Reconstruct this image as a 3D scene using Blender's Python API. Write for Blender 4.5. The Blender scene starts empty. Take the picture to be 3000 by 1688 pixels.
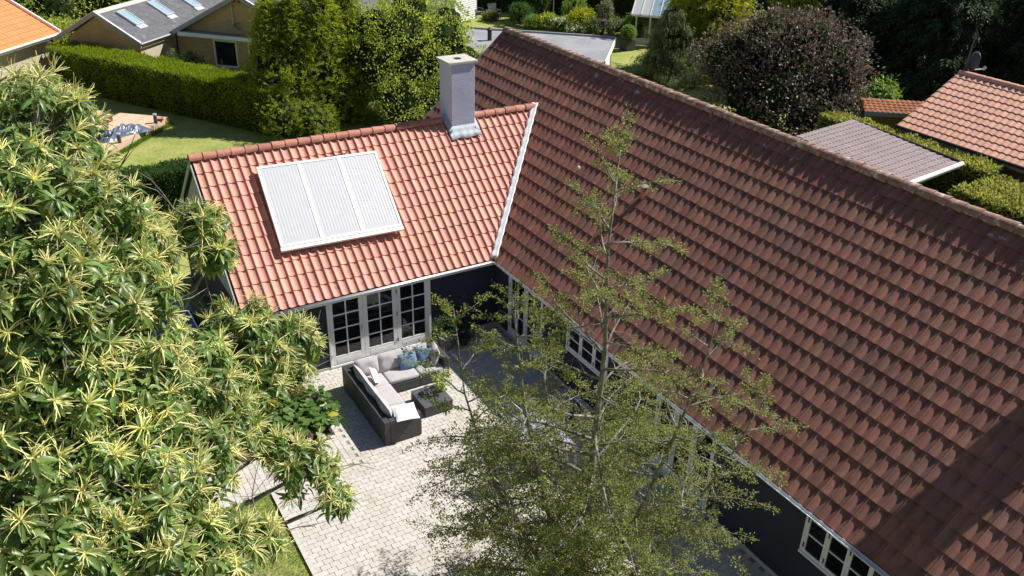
import bpy, math, random
import numpy as np
from mathutils import Matrix, Vector, Euler

# ------------------------------------------------------------------ camera, light, exposure
SC = bpy.context.scene
COL = SC.collection
random.seed(7)
RNG = np.random.default_rng(11)

cam_d = bpy.data.cameras.new('camera')
cam = bpy.data.objects.new('camera', cam_d)
COL.objects.link(cam)
SC.camera = cam
cam_d.sensor_width = 36.0
cam_d.lens = 36.0 * 2586.5 / 3000.0
cam_d.clip_start = 0.1
cam_d.clip_end = 600.0
CR = Matrix(((0.8610808, 0.2232148, -0.4568534), (-0.5079802, 0.4169989, -0.7537029), (0.0222697, 0.8810716, 0.4724584)))
CPOS = Vector((-12.32, -21.32, 14.532))
cam.matrix_world = Matrix.Translation(CPOS) @ CR.to_4x4()

SUN = Vector((0.678, -0.119, 0.735)).normalized()      # direction towards the sun
world = bpy.data.worlds.new('World')
SC.world = world
world.use_nodes = True
wn = world.node_tree
bg = wn.nodes['Background']
sky = wn.nodes.new('ShaderNodeTexSky')
sky.sky_type = 'NISHITA'
sky.sun_disc = False
sky.sun_elevation = math.asin(SUN.z)
sky.sun_rotation = math.atan2(SUN.x, SUN.y)
sky.air_density = 1.0
sky.dust_density = 0.6
wn.links.new(sky.outputs[0], bg.inputs[0])
bg.inputs[1].default_value = 0.051
sun_d = bpy.data.lights.new('sun', 'SUN')
sun = bpy.data.objects.new('sun', sun_d)
COL.objects.link(sun)
sun_d.energy = 5.0
sun_d.angle = math.radians(0.53)
sun_d.color = (1.0, 0.955, 0.88)
sun.rotation_euler = SUN.to_track_quat('Z', 'Y').to_euler()
sun.location = (20, -5, 40)
SC.view_settings.view_transform = 'Standard'
SC.view_settings.look = 'None'
SC.view_settings.exposure = 0.50
SC.view_settings.gamma = 1.0
SC.view_settings.use_curve_mapping = False
SC.render.engine = 'CYCLES'
SC.cycles.max_bounces = 8
SC.cycles.transparent_max_bounces = 16
SC.cycles.use_denoising = True

# ------------------------------------------------------------------ materials
def mat(name, col, rough=0.7, var=0.12, scale=3.0, isl=0.0, obr=0.0, hue=0.0, bump=0.0, bscale=30.0, metal=0.0, spec=0.4,
        trans=0.0, col2=None, c2lo=0.5, c2hi=0.65, c2scale=2.0, coat=0.0, local=False, stretch=None):
    m = bpy.data.materials.new(name)
    m.use_nodes = True
    nt = m.node_tree
    N, L = nt.nodes, nt.links
    p = N['Principled BSDF']
    p.inputs['Roughness'].default_value = rough
    p.inputs['Metallic'].default_value = metal
    p.inputs['Specular IOR Level'].default_value = spec
    p.inputs['Coat Weight'].default_value = coat
    if local:
        tc = N.new('ShaderNodeTexCoord'); pos = tc.outputs['Object']
    else:
        g0 = N.new('ShaderNodeNewGeometry'); pos = g0.outputs['Position']
    if stretch:
        mp = N.new('ShaderNodeMapping'); mp.inputs['Scale'].default_value = stretch
        L.new(pos, mp.inputs['Vector']); pos = mp.outputs[0]
    n1 = N.new('ShaderNodeTexNoise'); n1.inputs['Scale'].default_value = scale; n1.inputs['Detail'].default_value = 6
    n1.inputs['Roughness'].default_value = 0.6
    L.new(pos, n1.inputs['Vector'])
    mr = N.new('ShaderNodeMapRange')
    mr.inputs['From Min'].default_value = 0.25; mr.inputs['From Max'].default_value = 0.75
    mr.inputs['To Min'].default_value = 1 - var; mr.inputs['To Max'].default_value = 1 + var
    L.new(n1.outputs['Fac'], mr.inputs['Value'])
    val = mr.outputs[0]
    rnd = None
    if isl or obr or hue:
        gi = N.new('ShaderNodeNewGeometry'); oi = N.new('ShaderNodeObjectInfo')
        ad = N.new('ShaderNodeMath'); ad.operation = 'ADD'
        L.new(gi.outputs['Random Per Island'], ad.inputs[0]); L.new(oi.outputs['Random'], ad.inputs[1])
        fr = N.new('ShaderNodeMath'); fr.operation = 'FRACT'; L.new(ad.outputs[0], fr.inputs[0])
        rnd = fr.outputs[0]
        a = max(isl, obr)
        if a:
            r2 = N.new('ShaderNodeMapRange'); r2.inputs['To Min'].default_value = 1 - a; r2.inputs['To Max'].default_value = 1 + a
            L.new(rnd, r2.inputs['Value'])
            mu = N.new('ShaderNodeMath'); mu.operation = 'MULTIPLY'
            L.new(val, mu.inputs[0]); L.new(r2.outputs[0], mu.inputs[1]); val = mu.outputs[0]
    base = None
    if col2 is not None:
        n2 = N.new('ShaderNodeTexNoise'); n2.inputs['Scale'].default_value = c2scale; n2.inputs['Detail'].default_value = 7
        n2.inputs['Roughness'].default_value = 0.65
        L.new(pos, n2.inputs['Vector'])
        m2 = N.new('ShaderNodeMapRange'); m2.inputs['From Min'].default_value = c2lo; m2.inputs['From Max'].default_value = c2hi
        L.new(n2.outputs['Fac'], m2.inputs['Value'])
        mx = N.new('ShaderNodeMix'); mx.data_type = 'RGBA'
        L.new(m2.outputs[0], mx.inputs['Factor'])
        mx.inputs[6].default_value = (*col, 1); mx.inputs[7].default_value = (*col2, 1)
        base = mx.outputs[2]
    hs = N.new('ShaderNodeHueSaturation')
    if base is None: hs.inputs['Color'].default_value = (*col, 1)
    else: L.new(base, hs.inputs['Color'])
    L.new(val, hs.inputs['Value'])
    if hue:
        wn_ = N.new('ShaderNodeTexWhiteNoise'); wn_.noise_dimensions = '1D'; L.new(rnd, wn_.inputs['W'])
        r3 = N.new('ShaderNodeMapRange'); r3.inputs['To Min'].default_value = 0.5 - hue; r3.inputs['To Max'].default_value = 0.5 + hue
        L.new(wn_.outputs[0], r3.inputs['Value']); L.new(r3.outputs[0], hs.inputs['Hue'])
    L.new(hs.outputs[0], p.inputs['Base Color'])
    if bump:
        n3 = N.new('ShaderNodeTexNoise'); n3.inputs['Scale'].default_value = bscale; n3.inputs['Detail'].default_value = 4
        L.new(pos, n3.inputs['Vector'])
        b = N.new('ShaderNodeBump'); b.inputs['Strength'].default_value = bump; b.inputs['Distance'].default_value = 0.02
        L.new(n3.outputs['Fac'], b.inputs['Height']); L.new(b.outputs[0], p.inputs['Normal'])
    if trans:
        t = N.new('ShaderNodeBsdfTranslucent'); ms = N.new('ShaderNodeMixShader')
        ms.inputs[0].default_value = trans
        h2 = N.new('ShaderNodeHueSaturation'); h2.inputs['Saturation'].default_value = 1.15; h2.inputs['Value'].default_value = 1.9
        L.new(hs.outputs[0], h2.inputs['Color']); L.new(h2.outputs[0], t.inputs['Color'])
        L.new(p.outputs[0], ms.inputs[1]); L.new(t.outputs[0], ms.inputs[2])
        L.new(ms.outputs[0], N['Material Output'].inputs['Surface'])
    return m

def glass_mat(name, tint=(0.55, 0.6, 0.62), refl=0.5):
    m = bpy.data.materials.new(name); m.use_nodes = True
    nt = m.node_tree; N, L = nt.nodes, nt.links
    N.remove(N['Principled BSDF'])
    t = N.new('ShaderNodeBsdfTransparent'); t.inputs[0].default_value = (*tint, 1)
    g = N.new('ShaderNodeBsdfGlossy'); g.inputs['Roughness'].default_value = 0.02
    f = N.new('ShaderNodeFresnel'); f.inputs[0].default_value = 1.5
    mu = N.new('ShaderNodeMath'); mu.operation = 'MULTIPLY_ADD'; mu.inputs[1].default_value = 0.9; mu.inputs[2].default_value = (refl - 0.5) * 0.1
    L.new(f.outputs[0], mu.inputs[0])
    ms = N.new('ShaderNodeMixShader')
    L.new(mu.outputs[0], ms.inputs[0]); L.new(t.outputs[0], ms.inputs[1]); L.new(g.outputs[0], ms.inputs[2])
    L.new(ms.outputs[0], N['Material Output'].inputs['Surface'])
    return m

def brick_mat(name, c1, c2, mortar, rot=False):
    m = bpy.data.materials.new(name); m.use_nodes = True
    nt = m.node_tree; N, L = nt.nodes, nt.links
    p = N['Principled BSDF']; p.inputs['Roughness'].default_value = 0.9
    tc = N.new('ShaderNodeTexCoord'); sp = N.new('ShaderNodeSeparateXYZ'); L.new(tc.outputs['Object'], sp.inputs[0])
    ad = N.new('ShaderNodeMath'); L.new(sp.outputs[0], ad.inputs[0]); L.new(sp.outputs[1], ad.inputs[1])
    cb = N.new('ShaderNodeCombineXYZ'); L.new(ad.outputs[0], cb.inputs[0]); L.new(sp.outputs[2], cb.inputs[1])
    b = N.new('ShaderNodeTexBrick')
    b.inputs['Scale'].default_value = 1.0
    b.inputs['Brick Width'].default_value = 0.24; b.inputs['Row Height'].default_value = 0.075
    b.inputs['Mortar Size'].default_value = 0.008
    b.inputs['Color1'].default_value = (*c1, 1); b.inputs['Color2'].default_value = (*c2, 1); b.inputs['Mortar'].default_value = (*mortar, 1)
    L.new(cb.outputs[0], b.inputs['Vector'])
    n = N.new('ShaderNodeTexNoise'); n.inputs['Scale'].default_value = 0.9; n.inputs['Detail'].default_value = 6
    L.new(tc.outputs['Object'], n.inputs['Vector'])
    mr = N.new('ShaderNodeMapRange'); mr.inputs['To Min'].default_value = 0.7; mr.inputs['To Max'].default_value = 1.3
    L.new(n.outputs['Fac'], mr.inputs['Value'])
    hs = N.new('ShaderNodeHueSaturation'); L.new(b.outputs['Color'], hs.inputs['Color']); L.new(mr.outputs[0], hs.inputs['Value'])
    L.new(hs.outputs[0], p.inputs['Base Color'])
    bu = N.new('ShaderNodeBump'); bu.inputs['Strength'].default_value = 0.6; bu.inputs['Distance'].default_value = 0.01; bu.invert = True
    L.new(b.outputs['Fac'], bu.inputs['Height']); L.new(bu.outputs[0], p.inputs['Normal'])
    return m

M = {}
M['tile_red'] = mat('red_brown_roof_tile', (0.262, 0.114, 0.083), 0.75, 0.18, 5, isl=0.18, hue=0.006, bump=0.25, bscale=60,
                    col2=(0.215, 0.112, 0.090), c2lo=0.48, c2hi=0.66, c2scale=1.2)
M['tile_red_top'] = mat('lichen_spotted_roof_tile', (0.235, 0.098, 0.075), 0.8, 0.18, 5, isl=0.18, hue=0.01, bump=0.25, bscale=60,
                    col2=(0.36, 0.39, 0.46), c2lo=0.61, c2hi=0.66, c2scale=3.2)
M['ridge_grey'] = mat('weathered_ridge_tile', (0.29, 0.165, 0.13), 0.85, 0.25, 6, obr=0.15, bump=0.4, bscale=40,
                    col2=(0.48, 0.42, 0.37), c2lo=0.52, c2hi=0.66, c2scale=6)
M['tile_orange'] = mat('orange_clay_tile', (0.60, 0.27, 0.205), 0.6, 0.10, 5, isl=0.13, hue=0.006, bump=0.15, bscale=60,
                    col2=(0.36, 0.22, 0.18), c2lo=0.60, c2hi=0.72, c2scale=3.4)
M['ridge_orange'] = mat('orange_ridge_tile', (0.44, 0.19, 0.14), 0.75, 0.2, 6, obr=0.15, bump=0.3, bscale=40,
                    col2=(0.55, 0.45, 0.40), c2lo=0.60, c2hi=0.70, c2scale=5)
M['tile_salmon'] = mat('salmon_roof_tile', (0.68, 0.37, 0.27), 0.7, 0.10, 3, isl=0.09, hue=0.006, bump=0.15)
M['tile_mauve'] = mat('mauve_roof_tile', (0.43, 0.35, 0.35), 0.6, 0.10, 3, isl=0.08, bump=0.1)
M['tile_bright'] = mat('bright_orange_tile', (0.78, 0.27, 0.10), 0.6, 0.08, 3, isl=0.06, bump=0.1)
M['tile_shed'] = mat('rusty_shed_tile', (0.27, 0.095, 0.04), 0.8, 0.2, 4, isl=0.2)
M['under'] = mat('roof_underlay', (0.10, 0.055, 0.045), 0.9, 0.1)
M['dark_wall'] = mat('dark_blue_grey_render', (0.030, 0.034, 0.052), 0.85, 0.08, 2, bump=0.35, bscale=50)
M['white'] = mat('white_paint', (0.78, 0.78, 0.77), 0.5, 0.04, 2)
M['white_panel'] = mat('white_aluminium', (0.80, 0.80, 0.80), 0.45, 0.03, 2)
M['door_white'] = mat('pale_grey_paint', (0.80, 0.81, 0.82), 0.45, 0.05, 3)
M['zinc'] = mat('zinc_gutter', (0.55, 0.57, 0.60), 0.4, 0.1, 6, metal=0.3)
M['lead'] = mat('lead_flashing', (0.42, 0.46, 0.52), 0.6, 0.2, 8, bump=0.3, bscale=14)
M['flash_white'] = mat('white_painted_flashing', (0.74, 0.76, 0.79), 0.5, 0.08, 6, bump=0.2, bscale=20)
M['glass'] = glass_mat('window_glass')
M['glass_dark'] = glass_mat('dark_window_glass', (0.3, 0.34, 0.36), 1.0)
M['chimney'] = brick_mat('blue_grey_painted_brick', (0.49, 0.53, 0.70), (0.47, 0.51, 0.68), (0.44, 0.48, 0.64))
M['concrete'] = mat('concrete', (0.50, 0.48, 0.44), 0.9, 0.15, 6, bump=0.3, bscale=40)
M['collector'] = mat('ribbed_collector_sheet', (0.52, 0.53, 0.56), 0.35, 0.04, 3, spec=0.4)
M['cladding'] = mat('pale_grey_cladding', (0.36, 0.38, 0.37), 0.7, 0.12, 5, obr=0.06)
M['paver'] = mat('pale_concrete_paver', (0.53, 0.495, 0.455), 0.9, 0.10, 7, isl=0.075, hue=0.006, bump=0.15, bscale=70, col2=(0.46, 0.42, 0.36), c2lo=0.5, c2hi=0.75, c2scale=0.8)
M['joint'] = mat('sandy_joint', (0.25, 0.225, 0.18), 1.0, 0.3, 20, bump=0.3)
M['kerb'] = mat('pale_kerb', (0.52, 0.49, 0.45), 0.9, 0.12, 5, obr=0.06)
M['lawn'] = mat('lawn_grass', (0.25, 0.30, 0.075), 0.95, 0.30, 7, bump=0.8, bscale=90, col2=(0.40, 0.39, 0.14), c2lo=0.4, c2hi=0.68, c2scale=0.7, spec=0.1)
M['blade'] = mat('grass_blade', (0.16, 0.24, 0.04), 0.8, 0.2, 3, isl=0.35, hue=0.02, trans=0.3, spec=0.2)
M['soil'] = mat('bare_soil', (0.06, 0.045, 0.032), 1.0, 0.4, 8, bump=0.8, bscale=25)
M['rattan'] = mat('dark_rattan', (0.060, 0.060, 0.064), 0.6, 0.3, 4, local=True, bump=0.7, bscale=60, stretch=(8, 8, 0.3))
M['cushion'] = mat('grey_cushion', (0.43, 0.41, 0.42), 0.95, 0.07, 6, bump=0.4, bscale=14)
M['blue_cloth'] = mat('blue_pillow', (0.14, 0.235, 0.36), 0.9, 0.15, 10, bump=0.5, bscale=14)
M['white_cloth'] = mat('white_pillow', (0.82, 0.80, 0.80), 0.9, 0.03, 4, bump=0.3, bscale=14)
M['pink_cloth'] = mat('pink_print', (0.72, 0.45, 0.45), 0.9, 0.3, 14, col2=(0.82, 0.78, 0.78), c2lo=0.45, c2hi=0.55, c2scale=9)
M['table_top'] = mat('dark_glass_top', (0.10, 0.10, 0.11), 0.25, 0.1, 4)
M['silver'] = mat('silver_metal', (0.75, 0.75, 0.76), 0.2, 0.05, 4, metal=0.9)
M['black'] = mat('black_metal', (0.025, 0.025, 0.028), 0.5, 0.1, 4)
M['dark_grey'] = mat('dark_grey_plastic', (0.075, 0.078, 0.085), 0.5, 0.15, 4)
M['navy'] = mat('navy_fabric', (0.015, 0.025, 0.10), 0.85, 0.15, 6)
M['car'] = mat('navy_car_paint', (0.02, 0.04, 0.11), 0.25, 0.05, 2, coat=0.6, metal=0.2)
M['car_glass'] = mat('car_window', (0.02, 0.025, 0.03), 0.08, 0.05, 2, spec=0.6)
M['rubber'] = mat('black_rubber', (0.02, 0.02, 0.02), 0.9, 0.1)
M['lilac'] = mat('pale_lilac_tabletop', (0.36, 0.36, 0.46), 0.6, 0.08, 6)
M['pot'] = mat('grey_pot', (0.23, 0.21, 0.19), 0.85, 0.2, 6, bump=0.3, bscale=20)
M['pot_dark'] = mat('dark_pot', (0.06, 0.055, 0.055), 0.8, 0.2, 6)
M['terracotta'] = mat('terracotta', (0.42, 0.17, 0.10), 0.8, 0.12, 6)
M['yellow_brick'] = brick_mat('yellow_brick', (0.58, 0.43, 0.20), (0.50, 0.36, 0.165), (0.33, 0.27, 0.18))
M['pale_render'] = mat('pale_wall_render', (0.50, 0.42, 0.32), 0.9, 0.06, 3)
M['fibre'] = mat('grey_corrugated_sheet', (0.185, 0.185, 0.205), 0.8, 0.25, 2.5, bump=0.2, col2=(0.28, 0.28, 0.29), c2lo=0.52, c2hi=0.70, c2scale=3)
M['barge'] = mat('grey_barge_board', (0.33, 0.34, 0.38), 0.7, 0.08, 3)
M['felt'] = mat('grey_roofing_felt', (0.26, 0.265, 0.29), 0.9, 0.12, 2, col2=(0.31, 0.31, 0.33), c2lo=0.45, c2hi=0.6, c2scale=0.6)
M['deck'] = mat('sawn_deck_board', (0.60, 0.44, 0.31), 0.8, 0.12, 6, obr=0.10, hue=0.006)
M['deck_dark'] = mat('red_brown_timber', (0.17, 0.075, 0.04), 0.8, 0.15, 6, obr=0.10)
M['ochre'] = mat('ochre_plank', (0.24, 0.19, 0.075), 0.85, 0.12, 5, obr=0.10)
M['tarp'] = mat('blue_grey_tarpaulin', (0.09, 0.12, 0.19), 0.32, 0.15, 6, spec=0.6)
M['sky_glass'] = mat('skylight_glass', (0.30, 0.42, 0.52), 0.12, 0.08, 2, spec=0.8)
M['bark'] = mat('grey_bark', (0.17, 0.155, 0.125), 0.9, 0.35, 12, bump=0.6, bscale=40, col2=(0.34, 0.325, 0.29), c2lo=0.5, c2hi=0.6, c2scale=9)
M['bark_dark'] = mat('brown_bark', (0.085, 0.065, 0.05), 0.95, 0.3, 8, bump=0.6, bscale=30)
M['core'] = mat('painted_inner_shade', (0.018, 0.03, 0.010), 1.0, 0.4, 3, spec=0.05)  # near-black filler: the shade inside crowns and hedges is put into its colour
M['wood_floor'] = mat('oak_floor', (0.35, 0.22, 0.12), 0.5, 0.15, 4)
M['room'] = mat('room_wall', (0.10, 0.10, 0.10), 0.9, 0.05)
def leafmat(name, col, **k):
    d = dict(rough=0.55, var=0.25, scale=0.9, isl=0.40, hue=0.022, trans=0.42, spec=0.3)
    d.update(k)
    return mat(name, col, **d)
M['chestnut'] = leafmat('chestnut_leaf', (0.14, 0.21, 0.06), rough=0.36, spec=0.5, isl=0.45, trans=0.38)
M['catkin'] = leafmat('chestnut_catkin', (0.70, 0.68, 0.33), rough=0.8, isl=0.2, hue=0.012, trans=0.2)
M['beech'] = leafmat('small_olive_leaf', (0.20, 0.225, 0.065), isl=0.5, hue=0.03, trans=0.40)
M['thuja'] = leafmat('thuja_spray', (0.24, 0.285, 0.05), isl=0.5, hue=0.025)
M['bright'] = leafmat('bright_green_leaf', (0.31, 0.36, 0.085), isl=0.5, hue=0.03)
M['mid'] = leafmat('mid_green_leaf', (0.16, 0.24, 0.06))
M['hedge'] = leafmat('hedge_leaf', (0.205, 0.265, 0.025), isl=0.4)
M['privet'] = leafmat('dark_hedge_leaf', (0.058, 0.105, 0.030), isl=0.45)
M['plum'] = leafmat('purple_plum_leaf', (0.135, 0.110, 0.082), isl=0.55, hue=0.08, rough=0.5, spec=0.35, trans=0.2)
M['spruce'] = leafmat('dark_spruce_needle', (0.040, 0.072, 0.028), isl=0.5, trans=0.25)
M['golden'] = leafmat('golden_cypress_spray', (0.30, 0.32, 0.045), isl=0.5)
M['weeping'] = leafmat('grey_green_needle', (0.15, 0.185, 0.08), isl=0.4)
M['beech_hedge'] = leafmat('pale_hedge_leaf', (0.25, 0.26, 0.08), isl=0.5, hue=0.03)
M['bergenia'] = leafmat('bergenia_leaf', (0.125, 0.215, 0.055), rough=0.35, isl=0.3, obr=0.3, spec=0.5)
M['yellow_leaf'] = leafmat('yellow_leaf', (0.55, 0.45, 0.06), isl=0.1)
M['flower_yellow'] = leafmat('yellow_flower', (0.62, 0.55, 0.08))
M['flower_white'] = leafmat('white_flower', (0.75, 0.75, 0.68), isl=0.1)
M['flower_pink'] = leafmat('pink_flower', (0.65, 0.12, 0.32), isl=0.2)
M['flower_lilac'] = leafmat('dusky_lilac_flower', (0.30, 0.21, 0.24), isl=0.3)

# ------------------------------------------------------------------ object helpers
def tag(o, label=None, cat=None, group=None, kind=None):
    if label: o['label'] = label
    if cat: o['category'] = cat
    if group: o['group'] = group
    if kind: o['kind'] = kind
    return o

def thing(name, label, cat, loc=(0, 0, 0), rotz=0.0, group=None):
    o = bpy.data.objects.new(name, None)
    COL.objects.link(o)
    o.empty_display_size = 0.2
    o.location = loc; o.rotation_euler = (0, 0, rotz)
    return tag(o, label, cat, group)

def link(name, me, parent=None, mw=None, kind=None):
    o = bpy.data.objects.new(name, me)
    COL.objects.link(o)
    if parent is not None: o.parent = parent
    if mw is not None: o.matrix_basis = mw
    if kind: o['kind'] = kind
    return o

def dup(root, loc=None, rotz=None, label=None, group=None):
    r = root.copy(); COL.objects.link(r)
    if loc is not None: r.location = loc
    if rotz is not None: r.rotation_euler = (0, 0, rotz)
    if label: r['label'] = label
    if group: r['group'] = group
    for ch in list(root.children):
        c = ch.copy(); COL.objects.link(c); c.parent = r
        for g in ch.children:
            d = g.copy(); COL.objects.link(d); d.parent = c
    return r

def mesh_np(name, V, F, mt, smooth=False, mi=None):
    """V (n,3) float, F (m,k) int with one k."""
    V = np.ascontiguousarray(V, dtype=np.float32); F = np.ascontiguousarray(F, dtype=np.int32)
    me = bpy.data.meshes.new(name)
    k = F.shape[1]
    me.vertices.add(len(V)); me.vertices.foreach_set('co', V.ravel())
    me.loops.add(F.size); me.loops.foreach_set('vertex_index', F.ravel())
    me.polygons.add(len(F))
    me.polygons.foreach_set('loop_start', np.arange(0, F.size, k, dtype=np.int32))
    for x in (mt if isinstance(mt, (list, tuple)) else [mt]): me.materials.append(x)
    if mi is not None: me.polygons.foreach_set('material_index', np.ascontiguousarray(mi, dtype=np.int32))
    me.polygons.foreach_set('use_smooth', np.full(len(F), bool(smooth)))
    me.update(calc_edges=True); me.validate()
    return me

class MB:
    def __init__(s): s.v = []; s.f = []; s.m = []
    def add(s, vs, fs, m=0):
        o = len(s.v); s.v += [tuple(x) for x in vs]; s.f += [tuple(i + o for i in f) for f in fs]; s.m += [m] * len(fs)
        return s
    def box(s, x0, x1, y0, y1, z0, z1, m=0, T=None):
        vs = [Vector(p) for p in ((x0, y0, z0), (x1, y0, z0), (x1, y1, z0), (x0, y1, z0), (x0, y0, z1), (x1, y0, z1), (x1, y1, z1), (x0, y1, z1))]
        if T is not None: vs = [T @ p for p in vs]
        return s.add(vs, [(0, 3, 2, 1), (4, 5, 6, 7), (0, 1, 5, 4), (1, 2, 6, 5), (2, 3, 7, 6), (3, 0, 4, 7)], m)
    def prism(s, poly, vec, m=0):
        n = len(poly); a = [Vector(p) for p in poly]; b = [p + Vector(vec) for p in a]
        fs = [tuple(range(n))[::-1], tuple(range(n, 2 * n))] + [(i, (i + 1) % n, n + (i + 1) % n, n + i) for i in range(n)]
        return s.add(a + b, fs, m)
    def tube(s, pts, rad, n=8, m=0, caps=True):
        pts = [Vector(p) for p in pts]; k = len(pts)
        if not isinstance(rad, (list, tuple)): rad = [rad] * k
        vs = []; up = Vector((0, 0, 1))
        for i, p in enumerate(pts):
            d = (pts[min(i + 1, k - 1)] - pts[max(i - 1, 0)])
            d = d.normalized() if d.length > 1e-9 else Vector((0, 0, 1))
            a = d.cross(up)
            if a.length < 0.05: a = d.cross(Vector((1, 0, 0)))
            a.normalize(); b = d.cross(a)
            for j in range(n):
                t = 2 * math.pi * j / n
                vs.append(p + (a * math.cos(t) + b * math.sin(t)) * rad[i])
        fs = []
        for i in range(k - 1):
            for j in range(n):
                j2 = (j + 1) % n
                fs.append((i * n + j, i * n + j2, (i + 1) * n + j2, (i + 1) * n + j))
        if caps: fs += [tuple(range(n))[::-1], tuple(range((k - 1) * n, k * n))]
        return s.add(vs, fs, m)
    def lathe(s, prof, n=16, c=(0, 0, 0), m=0):
        vs = []; c = Vector(c)
        for r, z in prof:
            for j in range(n):
                t = 2 * math.pi * j / n
                vs.append(c + Vector((r * math.cos(t), r * math.sin(t), z)))
        fs = []
        for i in range(len(prof) - 1):
            for j in range(n):
                j2 = (j + 1) % n
                fs.append((i * n + j, i * n + j2, (i + 1) * n + j2, (i + 1) * n + j))
        fs += [tuple(range(n))[::-1], tuple(range((len(prof) - 1) * n, len(prof) * n))]
        return s.add(vs, fs, m)
    def grid(s, P, m=0):
        nu = len(P); nv = len(P[0])
        return s.add([p for r in P for p in r], [(i * nv + j, (i + 1) * nv + j, (i + 1) * nv + j + 1, i * nv + j + 1) for i in range(nu - 1) for j in range(nv - 1)], m)
    def mesh(s, name, mats, smooth=False):
        me = bpy.data.meshes.new(name); me.from_pydata([tuple(v) for v in s.v], [], s.f)
        for x in (mats if isinstance(mats, (list, tuple)) else [mats]): me.materials.append(x)
        me.polygons.foreach_set('material_index', np.array(s.m, dtype=np.int32))
        if smooth: me.polygons.foreach_set('use_smooth', np.ones(len(s.f), dtype=bool))
        me.update(); return me
    def build(s, name, mats, parent=None, smooth=False, bevel=0, mw=None, kind=None, seg=2):
        o = link(name, s.mesh(name, mats, smooth), parent, mw, kind)
        if bevel:
            b = o.modifiers.new('bevel', 'BEVEL'); b.width = bevel; b.segments = seg; b.limit_method = 'ANGLE'
            o.data.polygons.foreach_set('use_smooth', np.ones(len(o.data.polygons), dtype=bool))
            w = o.modifiers.new('wn', 'WEIGHTED_NORMAL'); w.keep_sharp = False
        return o

def box_obj(name, dims, m, parent=None, bevel=0, **k):
    return MB().box(*dims).build(name, m, parent, bevel=bevel, **k)

def frame_mat(o, X, Y, Z):
    return Matrix(((X[0], Y[0], Z[0], o[0]), (X[1], Y[1], Z[1], o[1]), (X[2], Y[2], Z[2], o[2]), (0, 0, 0, 1)))

def project(p):
    d = CR.transposed() @ (Vector(p) - CPOS)
    if d.z > -0.1: return None
    return (1500 + 2586.5 * d.x / -d.z, 844 - 2586.5 * d.y / -d.z)
def in_view(p, mrg=20):
    q = project(p)
    return q is not None and -mrg < q[0] < 3000 + mrg and -mrg < q[1] < 1688 + mrg

# ------------------------------------------------------------------ foliage helpers
def unit(a): return a / np.maximum(np.linalg.norm(a, axis=-1, keepdims=True), 1e-9)
def rand_dirs(n, rng): return unit(rng.normal(size=(n, 3)))

def leaf_arrays(P, D, Nn, ln, wd, fold=0.15, droop=0.15):
    """pointed leaf of four triangles, folded along the midrib"""
    n = len(P); D = unit(D); S = unit(np.cross(D, Nn)); U = np.cross(S, D)
    ln = np.broadcast_to(np.asarray(ln, float), (n,))[:, None]; wd = np.broadcast_to(np.asarray(wd, float), (n,))[:, None]
    a = P; mid = P + D * ln * 0.5
    l = P + D * ln * 0.45 + S * wd * 0.5 + U * wd * fold
    r = P + D * ln * 0.45 - S * wd * 0.5 + U * wd * fold
    t = P + D * ln - U * ln * droop
    V = np.stack([a, l, t, r, mid], 1).reshape(-1, 3)
    b = (np.arange(n) * 5)[:, None]
    F = np.stack([b + [0, 4, 1], b + [1, 4, 2], b + [0, 3, 4], b + [3, 2, 4]], 1).reshape(-1, 3)
    return V, F

def diamond_arrays(P, D, Nn, ln, wd, fold=0.2):
    n = len(P); D = unit(D); S = unit(np.cross(D, Nn)); U = np.cross(S, D)
    ln = np.broadcast_to(np.asarray(ln, float), (n,))[:, None]; wd = np.broadcast_to(np.asarray(wd, float), (n,))[:, None]
    V = np.stack([P, P + D * ln * 0.45 + S * wd * 0.5 + U * wd * fold, P + D * ln, P + D * ln * 0.45 - S * wd * 0.5 + U * wd * fold], 1).reshape(-1, 3)
    b = (np.arange(n) * 4)[:, None]
    F = np.stack([b + [0, 2, 1], b + [0, 3, 2]], 1).reshape(-1, 3)
    return V, F

def cat(parts):
    Vs, Fs, o = [], [], 0
    for V, F in parts:
        Vs.append(V); Fs.append(F + o); o += len(V)
    return np.concatenate(Vs), np.concatenate(Fs)

def spray_arrays(P, D, Nn, L, k, w, rng, droop=0.2):
    """flat fan sprays: leaflets alternate along a rachis"""
    D = unit(D); S = unit(np.cross(D, Nn)); U = np.cross(S, D)
    L = np.broadcast_to(np.asarray(L, float), (len(P),))[:, None]
    parts = []
    for j in range(k):
        t = (j + 0.5) / k; sd = 1 if j % 2 else -1
        base = P + D * L * t * 0.85 - U * L * droop * t * t
        dr = unit(D * 0.75 + S * sd * 0.75 * (1 - 0.5 * t) + rng.normal(size=D.shape) * 0.12 - U * droop * t)
        parts.append(diamond_arrays(base, dr, unit(U + rng.normal(size=D.shape) * 0.35), L[:, 0] * (0.55 - 0.3 * t), L[:, 0] * w * (1 - 0.4 * t)))
    return cat(parts)

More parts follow.
